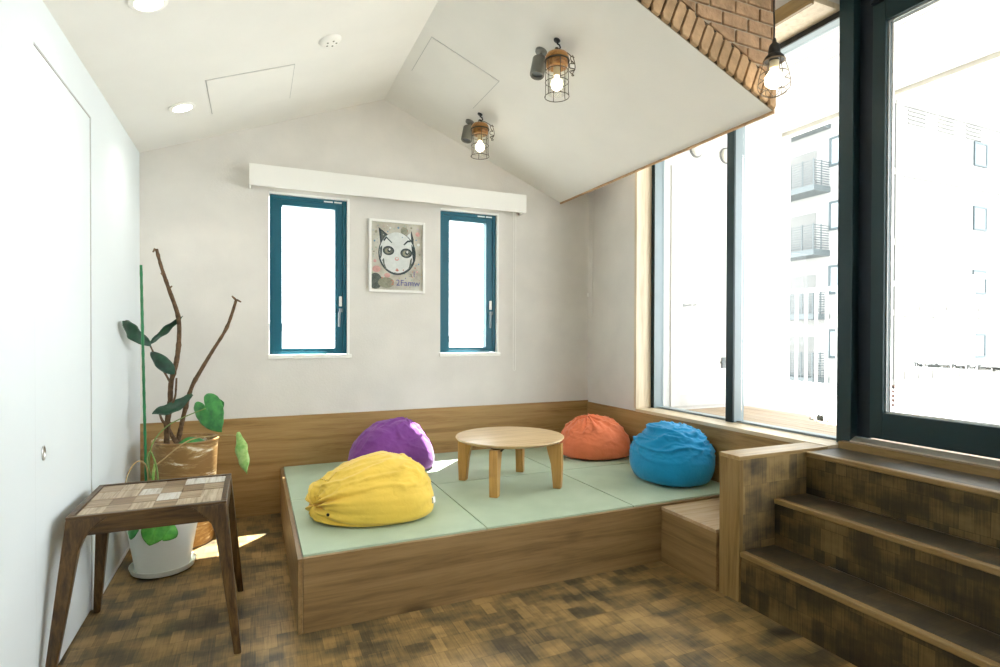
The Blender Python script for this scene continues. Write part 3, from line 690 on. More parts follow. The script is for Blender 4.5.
# ------------------------------------------------------------------ plants
def pt(px, py, y):      # a point on the vertical plane y seen along a sight line of the photograph's survey
    F, CX, CY = 553.6, 500.0, 339.8
    yaw, pit, rol = math.radians(23.865), math.radians(-.487), math.radians(.147)
    f = Vector((math.sin(yaw)*math.cos(pit), math.cos(yaw)*math.cos(pit), math.sin(pit))); r = Vector((math.cos(yaw), -math.sin(yaw), 0)); u = r.cross(f)
    r2 = r*math.cos(rol)+u*math.sin(rol); u2 = -r*math.sin(rol)+u*math.cos(rol)
    d = r2*((px-CX)/F) - u2*((py-CY)/F) + f; t = y/d.y
    return Vector((0,0,1.2)) + d*t
def smooth_path(pts, n=5):
    P = [Vector(p) for p in pts]; out = []
    for i in range(len(P)-1):
        p0, p1, p2, p3 = P[max(i-1,0)], P[i], P[i+1], P[min(i+2,len(P)-1)]
        for k in range(n):
            t = k/n; out.append(.5*((2*p1)+(p2-p0)*t+(2*p0-5*p1+4*p2-p3)*t*t+(3*p1-p0-3*p2+p3)*t**3))
    out.append(P[-1]); return out
def branch(m, pts, r0, r1, seg=9, knob=.12):
    P = smooth_path(pts, 7); n = len(P)
    rs = [(r0+(r1-r0)*i/(n-1))*(1+knob*mnoise.noise(P[i]*38)+(.22 if i % 9 == 4 else 0)*knob*4) for i in range(n)]
    m.tube(P, rs, seg)
def leaf(base, tip, width, side, bend=.15, fold=.35, shape='oval', curl=0.0, nu=15, nv=9, wav=.04, seed=0):
    """a blade from base to tip; side: rough direction across the blade"""
    base, tip = Vector(base), Vector(tip); ax = tip-base; Ln = ax.length; ax.normalize()
    s = Vector(side); s = (s-ax*s.dot(ax)).normalized(); n = ax.cross(s)
    def prof(t):
        if shape == 'heart': return math.sin(PI*min(1,(.12+.88*t)**.72))**.8
        if shape == 'fiddle': return math.sin(PI*min(1,.06+t*.94))**.7*(.65+.45*t)
        return math.sin(PI*min(1,.03+t*.97))**.85
    def P(i, j):
        t = i/(nu-1); v = (j/(nv-1)-.5)*2; w = width*.5*prof(t)
        back = -(.26*Ln*(abs(v)**1.1-.9*abs(v)**4)*(1-t)**2*1.6) if shape == 'heart' else 0
        return base + ax*(t*Ln+back) + s*(v*w) + n*(bend*Ln*math.sin(PI*t) - fold*w*v*v + wav*Ln*math.sin(t*17+seed+v*2)*abs(v)*.5 - curl*Ln*t*t)
    return MB().grid(P, nu, nv)
def heart_leaf(base, tip, side, wide=.75, cup=.12, droop=.12):
    """heart-shaped blade: two lobes behind the stalk joint at base, pointed tip"""
    base, tip = Vector(base), Vector(tip); ax = tip-base; Ln = ax.length; ax.normalize()
    s_ = Vector(side); s_ = (s_-ax*s_.dot(ax)).normalized(); n = ax.cross(s_)
    tab = [(0,1.0),(12,.88),(30,.76),(50,.68),(75,.63),(100,.62),(120,.60),(140,.54),(158,.40),(172,.20),(180,.09)]
    def R(a):
        a = abs(a)
        for (a0, r0), (a1, r1) in zip(tab, tab[1:]):
            if a <= a1: q = (a-a0)/(a1-a0); return r0+(r1-r0)*q
        return .09
    NR, NA = 9, 64; m = MB()
    def P(i, j):
        a = -180+360*j/NA; r = max(.004, i/(NR-1))*R(a)*Ln; u = r*math.cos(math.radians(a)); v = r*math.sin(math.radians(a))*wide
        rip = .012*Ln*math.sin(abs(a)*.22)*(i/(NR-1))**2
        return base + ax*u + s_*v + n*(-cup*v*v/Ln*4 - droop*u*abs(u)/Ln + rip - .03*Ln*math.exp(-(v/(.05*Ln))**2))
    m.grid(P, NR, NA, wrap=True); return m
# tall brushed pot with bare tree
cp = thing('potted_tree', (-.365, 3.65, 0), 'bare-branched potted tree with few dark leaves in a tall cream-brown brushed pot', 'potted plant')
c0 = (-.365, 3.65, 0)
MB().lathe([(.001,.002),(.134,.002),(.140,.012),(.166,.585),(.172,.592),(.171,.600),(.162,.600),(.157,.592),(.154,.54),(.001,.54)], c0, 56).build('pot', M['pot_brush'], cp, smooth='auto')
MB().lathe([(.001,.541),(.153,.541),(.15,.552),(.08,.558),(.001,.556)], c0, 32).build('soil', M['soil'], cp, smooth=True)
y = 3.63
tr = MB()
branch(tr, [pt(166,457,y), pt(166.5,443,y), pt(167.5,421,y-.01), pt(170,406,y), pt(171,383.5,y), pt(176.5,361,y), pt(179,338.6,y), pt(178,316,y), pt(168.5,288,y), pt(161,266,y), pt(156.5,249,y)], .017, .0085, knob=.2)
branch(tr, [pt(178,457,y+.03), pt(178,443,y+.03), pt(180,432,y+.03), pt(185,410,y+.03), pt(191.8,387,y+.03), pt(201,370,y+.03), pt(212,351.7,y+.03), pt(227,327,y+.03), pt(236.5,299,y+.03)], .0145, .0085, knob=.2)
branch(tr, [pt(167,440,y), pt(168,428,y-.02), pt(162,420,y-.02), pt(159,411,y-.03)], .010, .005)
branch(tr, [pt(179,446,y+.01), pt(171,434,y), pt(165,421,y)], .013, .009)
trunk = tr.build('trunk', M['bark'], cp, smooth=True)
m = MB(); branch(m, [pt(171,384,y), pt(166,375,y-.01), pt(157,360,y-.02), pt(150,345,y-.02)], .0065, .004); branch(m, [pt(171,406,y), pt(175,397,y-.02), pt(176,388,y-.02), pt(176.5,378,y-.02)], .006, .005); m.build('twig', M['bark'], cp, smooth=True)
for (a, b) in [((155,249),(153,252)), ((235,299),(232,296)), ((237,300),(241,302)), ((168.5,289),(172,286)), ((164,276),(161,273))]:
    MB().tube([pt(*a, y+(.03 if a[0] > 200 else 0)), pt(*b, y-.01+(.03 if a[0] > 200 else 0))], [.007,.004], 7).build('branch_stub', M['bark_pale'], cp, smooth=True)
LV = [((151,345,y-.03),(123,321,y-.25),.095,(.12,.1,.95),.12,.3,'fiddle',M['leaf_dark']),
      ((149,344,y-.02),(183,316,y+.02),.052,(.5,.75,-.3),.06,.5,'oval',M['leaf_dark']),
      ((151,352,y-.02),(175,374,y-.12),.085,(.75,-.1,.6),.10,.35,'fiddle',M['leaf_dark']),
      ((192,394,y+.02),(152,414,y-.14),.095,(.3,.85,.55),.16,.3,'fiddle',M['leaf_dark']),
      ((175,450,y-.02),(206,441,y+.04),.10,(.2,.5,.9),.12,.3,'oval',M['leaf_mid'])]
for k, (b, t, w, sd_, be, fo, sh, mt) in enumerate(LV):
    leaf(pt(*b), pt(*t), w, sd_, be, fo, sh, seed=k).build('leaf', mt, cp, smooth=True, solid=.0012)
# white pot with climbing leaves and a stake
wp = thing('potted_climber', (-.432, 3.285, 0), 'leafy climber in a white plastic pot and saucer with a tall green stake', 'potted plant')
c0 = (-.432, 3.285, 0)
MB().lathe([(.001,.001),(.128,.001),(.140,.008),(.150,.034),(.149,.037),(.143,.034),(.132,.012),(.001,.010)], c0, 56).build('saucer', M['pot_white'], wp, smooth='auto')
MB().lathe([(.001,.0105),(.112,.0105),(.122,.02),(.152,.20),(.160,.23),(.166,.262),(.166,.268),(.160,.268),(.152,.235),(.001,.235)], c0, 56).build('pot', M['pot_white'], wp, smooth='auto')
MB().lathe([(.001,.236),(.15,.236),(.146,.246),(.001,.25)], c0, 32).build('soil', M['soil'], wp, smooth=True)
ys = 3.22
a, b = pt(147,500,ys), pt(141,265,ys); a.z = .25; m = MB(); d = (b-a)
rs = []; P = []
for k in range(60): P.append(a+d*k/59); rs.append(.0062+(.0009 if k % 3 == 0 else 0))
m.tube(P, rs, 8); m.build('stake', M['stake'], wp, smooth=True)
def stem(pts, r, mat, name='stem'):
    m = MB(); P = smooth_path(pts, 6); m.tube(P, [r*(1-.35*i/(len(P)-1)) for i in range(len(P))], 7); return m.build(name, mat, wp, smooth=True)
base = pt(150,500,3.22); base.z = .25
stem([base, pt(149,470,3.22), pt(152,445,3.24), pt(165,428,3.27), pt(182,418,3.29), pt(205.5,408.5,3.28)], .0042, M['stem_green'])
stem([base, pt(151,475,3.21), pt(165,458,3.22), pt(190,440,3.25), pt(215,436,3.27), pt(231,435,3.25), pt(239,436,3.23)], .0038, M['stem_tan'])
stem([base, pt(148,475,3.2), pt(143,462,3.18), pt(135,463,3.15), pt(128,474,3.12), pt(124,490,3.1)], .0038, M['stem_tan'])
stem([base+Vector((.02,.0,0)), pt(158,495,3.2), pt(157,470,3.2), pt(151,452,3.22), pt(147,460,3.2), pt(151,478,3.19)], .005, M['stem_green'])
stem([base+Vector((.03,.02,0)), pt(156,498,3.22), pt(153,480,3.21), pt(155,464,3.21)], .009, M['leaf_lime'], 'aerial_root')
heart_leaf(pt(206,408,3.28), pt(219,432,3.2), (.85,-.45,.45), .8).build('leaf', M['leaf_mid'], wp, smooth=True, solid=.0012)
leaf(pt(213,407,3.285), pt(224,402,3.3), .07, (.5,-.2,-.7), .1, .4, 'oval', seed=5).build('leaf', M['leaf_mid'], wp, smooth=True, solid=.0012)
leaf(pt(238,432,3.23), pt(247,474,3.12), .07, (.8,-.5,.1), .08, .5, 'oval', wav=.05, seed=3).build('leaf', M['leaf_lime'], wp, smooth=True, solid=.0012)
l2 = pt(155,529,3.09); stem([base, Vector((-.43,3.17,.30)), l2], .004, M['stem_green'])
heart_leaf(l2, pt(149,546,3.07), (.9,.1,.35), 1.25).build('leaf', M['leaf_bright'], wp, smooth=True, solid=.0012)
l3 = pt(174,525,3.12); stem([base, Vector((-.40,3.19,.30)), l3], .004, M['stem_green'])
leaf(l3, pt(163,541,3.085), .085, (.7,.2,.4), .08, .3, 'oval', seed=6).build('leaf', M['leaf_bright'], wp, smooth=True, solid=.0012)
l4 = pt(134,522,3.12); stem([base, Vector((-.47,3.19,.30)), l4], .004, M['stem_green'])
leaf(l4, pt(131,540,3.09), .07, (.6,-.4,.5), .08, .3, 'oval', seed=7).build('leaf', M['leaf_mid'], wp, smooth=True, solid=.0012)

# ------------------------------------------------------------------ framed cat picture
fx0, fx1, fz0, fz1 = .742, 1.154, 1.508, 2.030
pic = thing('framed_picture', ((fx0+fx1)/2, YB, fz0), 'framed painting of a white cat face hung between the two back windows', 'picture', None)
t = .018; y0, y1 = YB-.026, YB-.002; m = MB()
m.box(fx0, fx0+t, y0, y1, fz0, fz1); m.box(fx1-t, fx1, y0, y1, fz0, fz1); m.box(fx0+t, fx1-t, y0, y1, fz0, fz0+t); m.box(fx0+t, fx1-t, y0, y1, fz1-t, fz1)
m.build('picture_frame', M['white_trim'], pic, bevel=.002)
ax0, ax1, az0, az1 = fx0+t+.004, fx1-t-.004, fz0+t+.004, fz1-t-.004
yc = YB-.012; AW, AH = ax1-ax0, az1-az0
m = MB(); m.box(fx0+t, fx1-t, yc, y1, fz0+t, fz1-t, 0)
layer = [0]
def flat(poly, mi):
    layer[0] += 1; d = .0004+.00006*layer[0]
    m.prism([(ax0+u*AW, az0+v*AH) for u, v in poly], 'y', yc-d, yc+.0005, mi)
def ell(cx_, cy_, rx, rz_, n=40): return [(cx_+rx*math.cos(2*PI*k/n), cy_+rz_*math.sin(2*PI*k/n)) for k in range(n)]
# materials: 0 bg 1 white 2 dark 3 grey 4 olive 5 pink 6 red 7 violet 8 sky
flat(ell(.64,.90,.075,.055), 4); flat(ell(.07,.12,.13,.12), 3); flat(ell(.28,.10,.16,.08), 4); flat(ell(.09,.30,.08,.05), 5); flat(ell(.30,.21,.06,.035), 5)
flat([(.13,.93),(.36,.80),(.17,.66)], 2); flat([(.18,.88),(.30,.80),(.19,.71)], 3)
flat([(.785,.91),(.83,.78),(.83,.62),(.74,.74)], 2); flat([(.60,.72),(.72,.85),(.77,.88),(.78,.74)], 1)
flat(ell(.50,.545,.375,.325), 2); flat(ell(.495,.56,.345,.31), 1); flat(ell(.47,.70,.25,.16), 1)
flat([(.22,.74),(.28,.80),(.40,.71),(.385,.70),(.285,.77),(.24,.72)], 2); flat([(.62,.69),(.70,.755),(.77,.765),(.77,.735),(.71,.73),(.645,.68)], 2)
flat([(.16,.62),(.20,.66),(.19,.50),(.165,.45)], 2); flat([(.78,.70),(.84,.64),(.85,.48),(.82,.42),(.80,.55)], 2)
flat([(.20,.44),(.235,.47),(.25,.38),(.30,.29),(.25,.31)], 3); flat([(.76,.46),(.80,.50),(.78,.36),(.70,.29),(.74,.36)], 3)
for (ex, ez, rr) in ((.325,.585,.112), (.68,.56,.118)):
    flat(ell(ex,ez,rr,rr*.62), 2); flat(ell(ex-.004,ez-.003,rr*.8,rr*.48), 3); flat(ell(ex-.012,ez-.004,rr*.52,rr*.34), 4); flat(ell(ex+.012,ez+.004,rr*.3,rr*.26), 2); flat(ell(ex+.02,ez+.018,rr*.18,rr*.16), 1)
flat(ell(.49,.465,.042,.028), 5); flat(ell(.49,.472,.024,.014), 1)
flat([(.485,.325),(.455,.285),(.50,.272),(.535,.285),(.51,.315)], 5); flat(ell(.495,.292,.024,.010), 6)
flat([(.44,.262),(.50,.248),(.58,.258),(.58,.248),(.50,.236),(.44,.25)], 3)
rnd = random.Random(3)
for (u, v, r, mi) in [(.05,.72,.018,8),(.31,.87,.014,8),(.91,.86,.045,5),(.88,.77,.014,8),(.06,.42,.03,5),(.1,.31,.045,5),(.93,.70,.03,1),(.93,.40,.016,8),(.86,.34,.014,6),(.60,.80,.01,8),(.04,.56,.014,4),(.95,.55,.018,4),(.36,.93,.02,1),(.52,.94,.02,8),(.78,.95,.02,4),(.08,.86,.025,4),(.9,.28,.02,5),(.8,.2,.012,6),(.2,.17,.014,6),(.62,.3,.012,6)]:
    flat(ell(u,v,r,r*.78,14), mi)
for _ in range(34):
    u, v = rnd.uniform(.02,.98), rnd.uniform(.02,.98)
    if (u-.5)**2/.4**2+(v-.55)**2/.36**2 > 1: flat(ell(u,v,rnd.uniform(.004,.011),rnd.uniform(.004,.009),10), rnd.choice([1,4,5,6,7,8,3]))
# writing
dd = .0004+.00006*(layer[0]+2)
def put(u, v): return lambda x, yv, d: (ax0+u*AW+x, yc-dd-d, az0+v*AH+yv)
text_into(m, '2Famw', .062, put(.47,.06), 7, depth=.0003)
text_into(m, 'a', .05, put(.74,.20), 3, depth=.0003); text_into(m, 'l', .06, put(.82,.20), 7, depth=.0003)
text_into(m, '2', .05, put(.37,.07), 6, depth=.0003)
m.build('artwork', [M['pt_bg'], M['pt_white'], M['pt_dark'], M['pt_grey'], M['pt_olive'], M['pt_pink'], M['pt_red'], M['pt_blue'], M['pt_sky']], pic)
MB().box(fx0+t, fx1-t, YB-.0185, YB-.0165, fz0+t, fz1-t).build('cover_glass', glassmat('picture_glass', (.985,.985,.98), .03), pic)

# ------------------------------------------------------------------ blind box and cords
bb = thing('blind_box', (.96, YB, 2.16), 'long white blind box running above both back windows', 'blind box')
m = MB(); m.box(-.034, 1.944, YB-.12, YB-.108, 2.158, 2.296); m.box(-.034, -.022, YB-.108, YB-.0005, 2.158, 2.296); m.box(1.932, 1.944, YB-.108, YB-.0005, 2.158, 2.296); m.box(-.022, 1.932, YB-.108, YB-.0005, 2.284, 2.296)
m.build('casing', M['white_trim'], bb, bevel=.0015)
m = MB(); m.tube([(-.02, YB-.055, 2.222), (1.93, YB-.055, 2.222)], .028, 16); m.build('blind_roll', M['cloth_white'], bb)
m = MB()
for xx in (1.875, 1.895): m.tube([(xx, YB-.03, 2.22), (xx, YB-.03, .93)], .0016, 6)
m.tube([(1.875+.01-.01*math.cos(PI*k/8), YB-.03, .93-.012*math.sin(PI*k/8)) for k in range(9)], .0016, 6)
m.build('pull_chain', M['white_trim'], bb)
cd = MB(); r = .022; xc, yc_ = 2.542, 3.90
cd.tube([(xc-r, yc_, 2.8), (xc-r, yc_, 1.36)] + [(xc-r*math.cos(PI*k/10), yc_, 1.36-r*math.sin(PI*k/10)) for k in range(1,10)] + [(xc+r, yc_, 1.36), (xc+r, yc_, 2.8)], .0042, 8)
cb = thing('blind_pull', (xc, yc_, 1.33), 'pale looped blind cord hanging in the back right corner', 'cord')
cd.build('cord_loop', M['plaster'], cb, smooth=True)
MB().tube([(xc-r, yc_, 1.55), (xc-r, yc_, 1.52)], .0075, 8).build('cord_joiner', M['white_trim'], cb)

# ------------------------------------------------------------------ ceiling fittings
nL = Vector((-(RIDGE-EAVE)/(XA-XL), 0, 1)).normalized(); nR = Vector(((RIDGE-2.30)/(XE-XA), 0, 1)).normalized()
def frameL(x, y, drop=0): return Vector((x, y, zL(x)))-nL*drop
rotL = Vector((0,0,1)).rotation_difference(nL).to_matrix(); rotR = Vector((0,0,1)).rotation_difference(nR).to_matrix()
def downlight(x, y, lab):
    p = frameL(x, y); r = thing('recessed_light', p, lab, 'ceiling light', 'recessed ceiling lights')
    MB().lathe([(.048,-.0005),(.066,-.0005),(.068,-.004),(.062,-.008),(.050,-.009),(.048,-.006)], p, 36, mat=rotL, cap=False).build('trim_ring', M['white_trim'], r, smooth='auto')
    MB().lathe([(.001,-.0075),(.0485,-.0075),(.0485,-.0015),(.001,-.0015)], p, 36, mat=rotL).build('lens', M['led'], r)
    return r
downlight(-.359, 3.433, 'round lit recessed light in the left slope, near the ceiling hatch')
downlight(-.36, 2.40, 'round lit recessed light in the left slope, the one nearer the viewer')
p = frameL(.351, 2.947); sdv = thing('smoke_detector', p, 'small white round detector on the left ceiling slope near the ridge', 'smoke detector')
MB().lathe([(.001,-.020),(.03,-.020),(.048,-.014),(.058,-.006),(.060,-.0005),(.001,-.0005)], p, 36, mat=rotL).build('cover', M['white_trim'], sdv, smooth='auto')
m = MB()
for k in range(5):
    a = 2*PI*k/5; c = p + rotL @ Vector((.026*math.cos(a), .026*math.sin(a), -.0195)); m.lathe([(.001,-.0022),(.005,-.0022),(.006,.001),(.001,.001)], c, 8, mat=rotL)
m.build('vent_holes', M['grey_metal'], sdv)
def hatch(nm, f, nrm, x0, x1, y0, y1, lab):
    r = thing(nm, f((x0+x1)/2, (y0+y1)/2), lab, 'ceiling hatch', 'ceiling hatches')
    def slab(a0, a1, b0, b1, d0, d1): 
        bot = [Vector((x, y, 0))+Vector((0,0,f(x,y).z))-nrm*d1 for x, y in ((a0,b0),(a1,b0),(a1,b1),(a0,b1))]
        top = [Vector((x, y, 0))+Vector((0,0,f(x,y).z))-nrm*d0 for x, y in ((a0,b0),(a1,b0),(a1,b1),(a0,b1))]
        return bot, top
    m = MB(); m.hexa(*slab(x0+.004, x1-.004, y0+.004, y1-.004, .0003, .0035)); m.build('panel', M['ceiling'], r)
    m = MB()
    for q in ((x0,x0+.003,y0,y1),(x1-.003,x1,y0,y1),(x0,x1,y0,y0+.003),(x0,x1,y1-.003,y1)): m.hexa(*slab(*q, .0002, .0012))
    m.build('edge_gap', M['gap_grey'], r)
    return r
hatch('ceiling_hatch', lambda x, y: Vector((x, y, zL(x))), nL, -.228, .196, 3.152, 3.618, 'square flush hatch in the left ceiling slope beside a recessed light')
hatch('ceiling_hatch', lambda x, y: Vector((x, y, zR(x))), nR, .909, 1.327, 3.015, 3.45, 'square flush hatch in the right ceiling slope near the ridge')
# caged lanterns on hooks
def lantern(x, y, lab):
    h = Vector((x, y, zR(x))); r = thing('caged_lantern', h, lab, 'pendant lamp', 'caged lanterns under the right slope')
    m = MB(); m.lathe([(.001,-.006),(.016,-.006),(.018,-.0005),(.001,-.0005)], h, 16, mat=rotR)
    m.tube([h+Vector((0,0,-.004)), h+Vector((.002,0,-.018)), h+Vector((.014,0,-.022)), h+Vector((.019,0,-.034)), h+Vector((.010,0,-.046)), h+Vector((-.005,0,-.044))], .0042, 8)
    m.build('hook', M['black'], r, smooth=True)
    z = h.z-.044
    m = MB(); m.tube([Vector((x+.0+.011*math.cos(a), y, z-.004+.011*math.sin(a))) for a in [2*PI*k/14 for k in range(14)]], .0026, 6, closed=True); m.build('ring', M['wire'], r, smooth=True)
    zc = z-.018
    MB().lathe([(.001,zc),(.030,zc),(.050,zc-.008),(.058,zc-.02),(.060,zc-.034),(.054,zc-.038),(.054,zc-.070),(.050,zc-.076),(.001,zc-.076)], (x,y,0), 32).build('wooden_cap', M['amber_wood'], r, smooth='auto')
    m = MB(); m.tube([(x+.0595*math.cos(a), y+.0595*math.sin(a), zc-.043) for a in [2*PI*k/28 for k in range(28)]], .0045, 7, closed=True); m.build('cap_band', M['wire'], r, smooth=True)
    m = MB(); m.lathe([(.049,zc-.077),(.051,zc-.09),(.051,zc-.20),(.048,zc-.206),(.0465,zc-.20),(.0475,zc-.09),(.047,zc-.077)], (x,y,0), 32, cap=False); m.build('glass_jar', M['jar_glass'], r, smooth='auto')
    m = MB(); R2 = .058
    for zz, rr in ((zc-.092,R2-.003),(zc-.150,R2),(zc-.222,R2+.003)): m.tube([(x+rr*math.cos(a), y+rr*math.sin(a), zz) for a in [2*PI*k/32 for k in range(32)]], .0021, 6, closed=True)
    for k in range(6):
        a = 2*PI*k/6+.3; m.tube([(x+.0585*math.cos(a), y+.0585*math.sin(a), zc-.036), (x+R2*math.cos(a), y+R2*math.sin(a), zc-.10), (x+R2*math.cos(a), y+R2*math.sin(a), zc-.20), (x+(R2+.003)*math.cos(a), y+(R2+.003)*math.sin(a), zc-.222)], .0019, 6)
    m.build('wire_cage', M['wire'], r, smooth=True)
    MB().lathe([(.001,zc-.0765),(.018,zc-.0765),(.018,zc-.115),(.014,zc-.118),(.001,zc-.118)], (x,y,0), 20).build('socket', M['bulb_off'], r, smooth='auto')
    MB().lathe([(.001,zc-.1185),(.012,zc-.119),(.014,zc-.126),(.027,zc-.145),(.030,zc-.160),(.026,zc-.176),(.013,zc-.188),(.001,zc-.190)], (x,y,0), 24).build('bulb', M['bulb'], r, smooth=True)
    m = MB(); rr_ = random.Random(5); P = [h+Vector((.01,0,-.046)), Vector((x+.03,y-.01,zc+.012)), Vector((x+.060,y-.012,zc-.0))]
    for k in range(15): P.append(Vector((x+.072+rr_.uniform(-.006,.026)*(1 if k % 2 else .4), y-.012+rr_.uniform(-.012,.012), zc-.012-.0062*k+rr_.uniform(-.012,.012))))
    P.append(Vector((x+.10,y-.01,zc-.06))); P.append(Vector((x+.085,y-.01,zc+.0)))
    m.tube(smooth_path(P, 5), .0022, 6); m.build('looped_flex', M['wire'], r, smooth=True)
    return r
lantern(1.387, 2.437, 'caged glass lantern with wooden cap hooked to the slope, nearer the brick face')
lantern(1.382, 3.464, 'caged glass lantern with wooden cap hooked to the slope, nearer the back wall')
def canlight(x, y, lab):
    h = Vector((x, y, zR(x))); r = thing('can_spotlight', h, lab, 'spotlight', 'grey can spotlights')
    ax = Vector((-.24, -.10, -1)).normalized(); q = Vector((0,0,-1)).rotation_difference(ax).to_matrix()
    m = MB(); m.lathe([(.001,-.012),(.03,-.012),(.032,-.0005),(.001,-.0005)], h, 20, mat=rotR); m.tube([h+Vector((0,0,-.01)), h+ax*.05], .008, 10); m.build('bracket', M['grey_metal'], r, smooth='auto')
    m = MB(); m.lathe([(.001,-.045),(.034,-.045),(.038,-.050),(.038,-.142),(.035,-.147),(.031,-.147),(.030,-.135),(.001,-.135)], h, 32, mat=q); m.build('can', M['grey_metal'], r, smooth='auto')
    m = MB(); m.lathe([(.001,-.1362),(.0285,-.1362),(.0285,-.1355),(.001,-.1355)], h, 24, mat=q); m.build('lamp_face', M['ext_grey'], r)
    return r
canlight(1.372, 2.575, 'small grey can spotlight beside the lantern nearer the brick face')
canlight(1.372, 3.625, 'small grey can spotlight beside the lantern nearer the back wall')
# pendant bulb by the brick edge
def pendant(x, y, z):
    r = thing('caged_pendant', (x, y, z), 'bare caged bulb on a black cord hanging beside the brick corner', 'pendant lamp')
    m = MB(); P = [(x-.003+.0015*math.sin(k*.9), y, z+.1+(TOP-.001-z-.1)*k/40) for k in range(41)]; m.tube(P, .0032, 7); m.build('cord', M['black'], r, smooth=True)
    MB().lathe([(.001,.105),(.006,.105),(.010,.085),(.020,.075),(.024,.060),(.026,.035),(.040,.020),(.044,.008),(.041,.004),(.001,.006)], (x,y,z), 28).build('socket', M['black'], r, smooth='auto')
    m = MB(); m.tube([(x+.045*math.cos(a), y+.045*math.sin(a), z+.004) for a in [2*PI*k/28 for k in range(28)]], .003, 6, closed=True)
    def cr(t): return .043+.024*math.sin(min(1,t*1.12)*PI*.62) if t < .72 else (.0665)*math.cos((t-.72)/.28*PI/2)**.7
    for k in range(6):
        a = 2*PI*k/6+.2; m.tube([(x+cr(t)*math.cos(a), y+cr(t)*math.sin(a), z+.004-.165*t) for t in [i/16 for i in range(17)]], .0016, 6)
    for t in (.38, .62, .86): m.tube([(x+cr(t)*math.cos(a), y+cr(t)*math.sin(a), z+.004-.165*t) for a in [2*PI*k/32 for k in range(32)]], .0018, 6, closed=True)
    m.build('wire_cage', M['wire_bright'], r, smooth=True)
    MB().lathe([(.001,.003),(.020,.003),(.020,-.025),(.016,-.030),(.001,-.030)], (x,y,z), 20).build('bulb_neck', M['bulb_off'], r, smooth='auto')
    MB().lathe([(.001,-.0305),(.017,-.031),(.020,-.040),(.037,-.064),(.041,-.080),(.036,-.101),(.020,-.116),(.001,-.120)], (x,y,z), 28).build('bulb', M['bulb'], r, smooth=True)
pendant(2.150, 1.80, 2.440)

# ------------------------------------------------------------------ outside
DZK = .60
struct('terrace_floor', MB().box(3.82, 6.1, -2.5, 8, DZK-.2, DZK).box(2.861, 3.8195, -2.5, 3.479, DZK-.2, DZK-.031), M['terrace'], origin=(0,0,0))
m = MB()
for k in range(7): m.box(2.86+k*.1372, 2.86+k*.1372+.132, -2.5, 3.48, DZK-.03, DZK+.002)
o = m.build('timber_deck', M['deck'], origin=(3.3,1,DZK-.03)); tag(o, 'strip of pale timber decking outside the tall windows', 'deck')
struct('wall_exterior', MB().box(2.86, 4.37, 3.48, 3.7, DZK-.2, 4.0), M['ext_white'], origin=(0,0,0))
d3 = struct_empty('door_3', (3.4, 3.47, DZK))
MB().box(3.02, 3.62, 3.468, 3.479, DZK+.03, 2.55).build('door_leaf', M['ext_white'], d3, bevel=.002)
MB().box(3.55, 3.585, 3.456, 3.467, .93, 1.02).tube([(3.567,3.455,.985),(3.567,3.43,.985),(3.50,3.425,.98)], .007, 8).build('door_handle', M['ext_grey'], d3)
m = MB(); m.box(2.86, 4.26, -2.5, 3.479, 2.985, 3.1)
for k in range(9): m.box(2.95+k*.145, 2.956+k*.145, -2.5, 3.478, 2.982, 2.985)
struct('roof_soffit', m, M['ext_white'], origin=(0,0,0))
m = MB(); m.prism([(4.262,2.95),(4.33,2.95),(4.34,3.04),(4.262,3.04)], 'y', -2.5, 3.5); m.prism([(4.275,3.04),(4.335,3.04),(4.335,3.1),(4.275,3.1)], 'y', -2.5, 3.5)
struct('roof_gutter', m, M['ext_gutter'], origin=(0,0,0))
rl = thing('terrace_railing', (5.5, 3, DZK), 'white vertical-bar railing along the far edge of the terrace', 'railing')
MB().box(5.42, 5.58, .8, 6.0, DZK+.001, DZK+.09).build('kerb', M['rail_white'], rl)
MB().box(5.475, 5.525, .8, 6.0, 1.675, 1.715).build('top_rail', M['rail_white'], rl)
for k in range(44):
    yy = .86+k*.118
    MB().box(5.49, 5.51, yy, yy+.02, DZK+.091, 1.674).build('baluster', M['rail_white'], rl)
for k, (vx, vz, lb) in enumerate([(3.275, 2.71, 'round white vent cap high on the outside wall, nearer the room'), (3.595, 2.70, 'round white vent cap high on the outside wall, nearer the terrace edge')]):
    r = thing('round_vent', (vx, 3.48, vz), lb, 'vent', 'vent caps on the outside wall')
    q = Matrix.Rotation(PI/2, 3, 'X')
    MB().lathe([(.001,.045),(.035,.042),(.052,.028),(.056,.001),(.001,.001)], (vx, 3.479, vz), 28, mat=q).build('cap', M['ext_gutter'], r, smooth='auto')
    MB().lathe([(.056,.0008),(.068,.0008),(.068,.008),(.056,.010)], (vx, 3.479, vz), 28, mat=q, cap=False).build('flange', M['recess'], r)
# apartment house across the way
BX, BY = 23.8, 14.2
bd = thing('apartment_building', (BX+5, BY+8, -6), 'tall pale apartment building across the street with small balconies', 'building')
FH = 2.88; base_z = -7.0
MB().box(BX, BX+26, BY, BY+26, base_z, 15).build('wall', M['facade'], bd)
for f in range(-1, 4): MB().box(BX-.02, BX+26, BY-.05, BY-.001, 2.02+f*FH, 2.30+f*FH).build('floor_band', M['ext_cream'], bd)
MB().box(BX+.05, BX+.45, BY-.09, BY-.051, base_z, 15).build('corner_pipe', M['ext_cream'], bd)
def tiles(z):
    k = 0; x = BX+.8
    while x < BX+11:
        MB().box(x, x+.7, BY-.03, BY-.001, z, z+.5).build('tile_panel', M['ext_tile'], bd); x += .98; k += 1
        if k % 5 == 0: x += .5
tiles(1.98); tiles(-.75)
for k in range(3):
    m = MB()
    for q in range(6): m.box(BX+.9+k*2.1, BX+2.1+k*2.1, BY-.06, BY-.001, 10.0+q*.17, 10.06+q*.17)
    m.build('louvre', M['ext_cream'], bd)
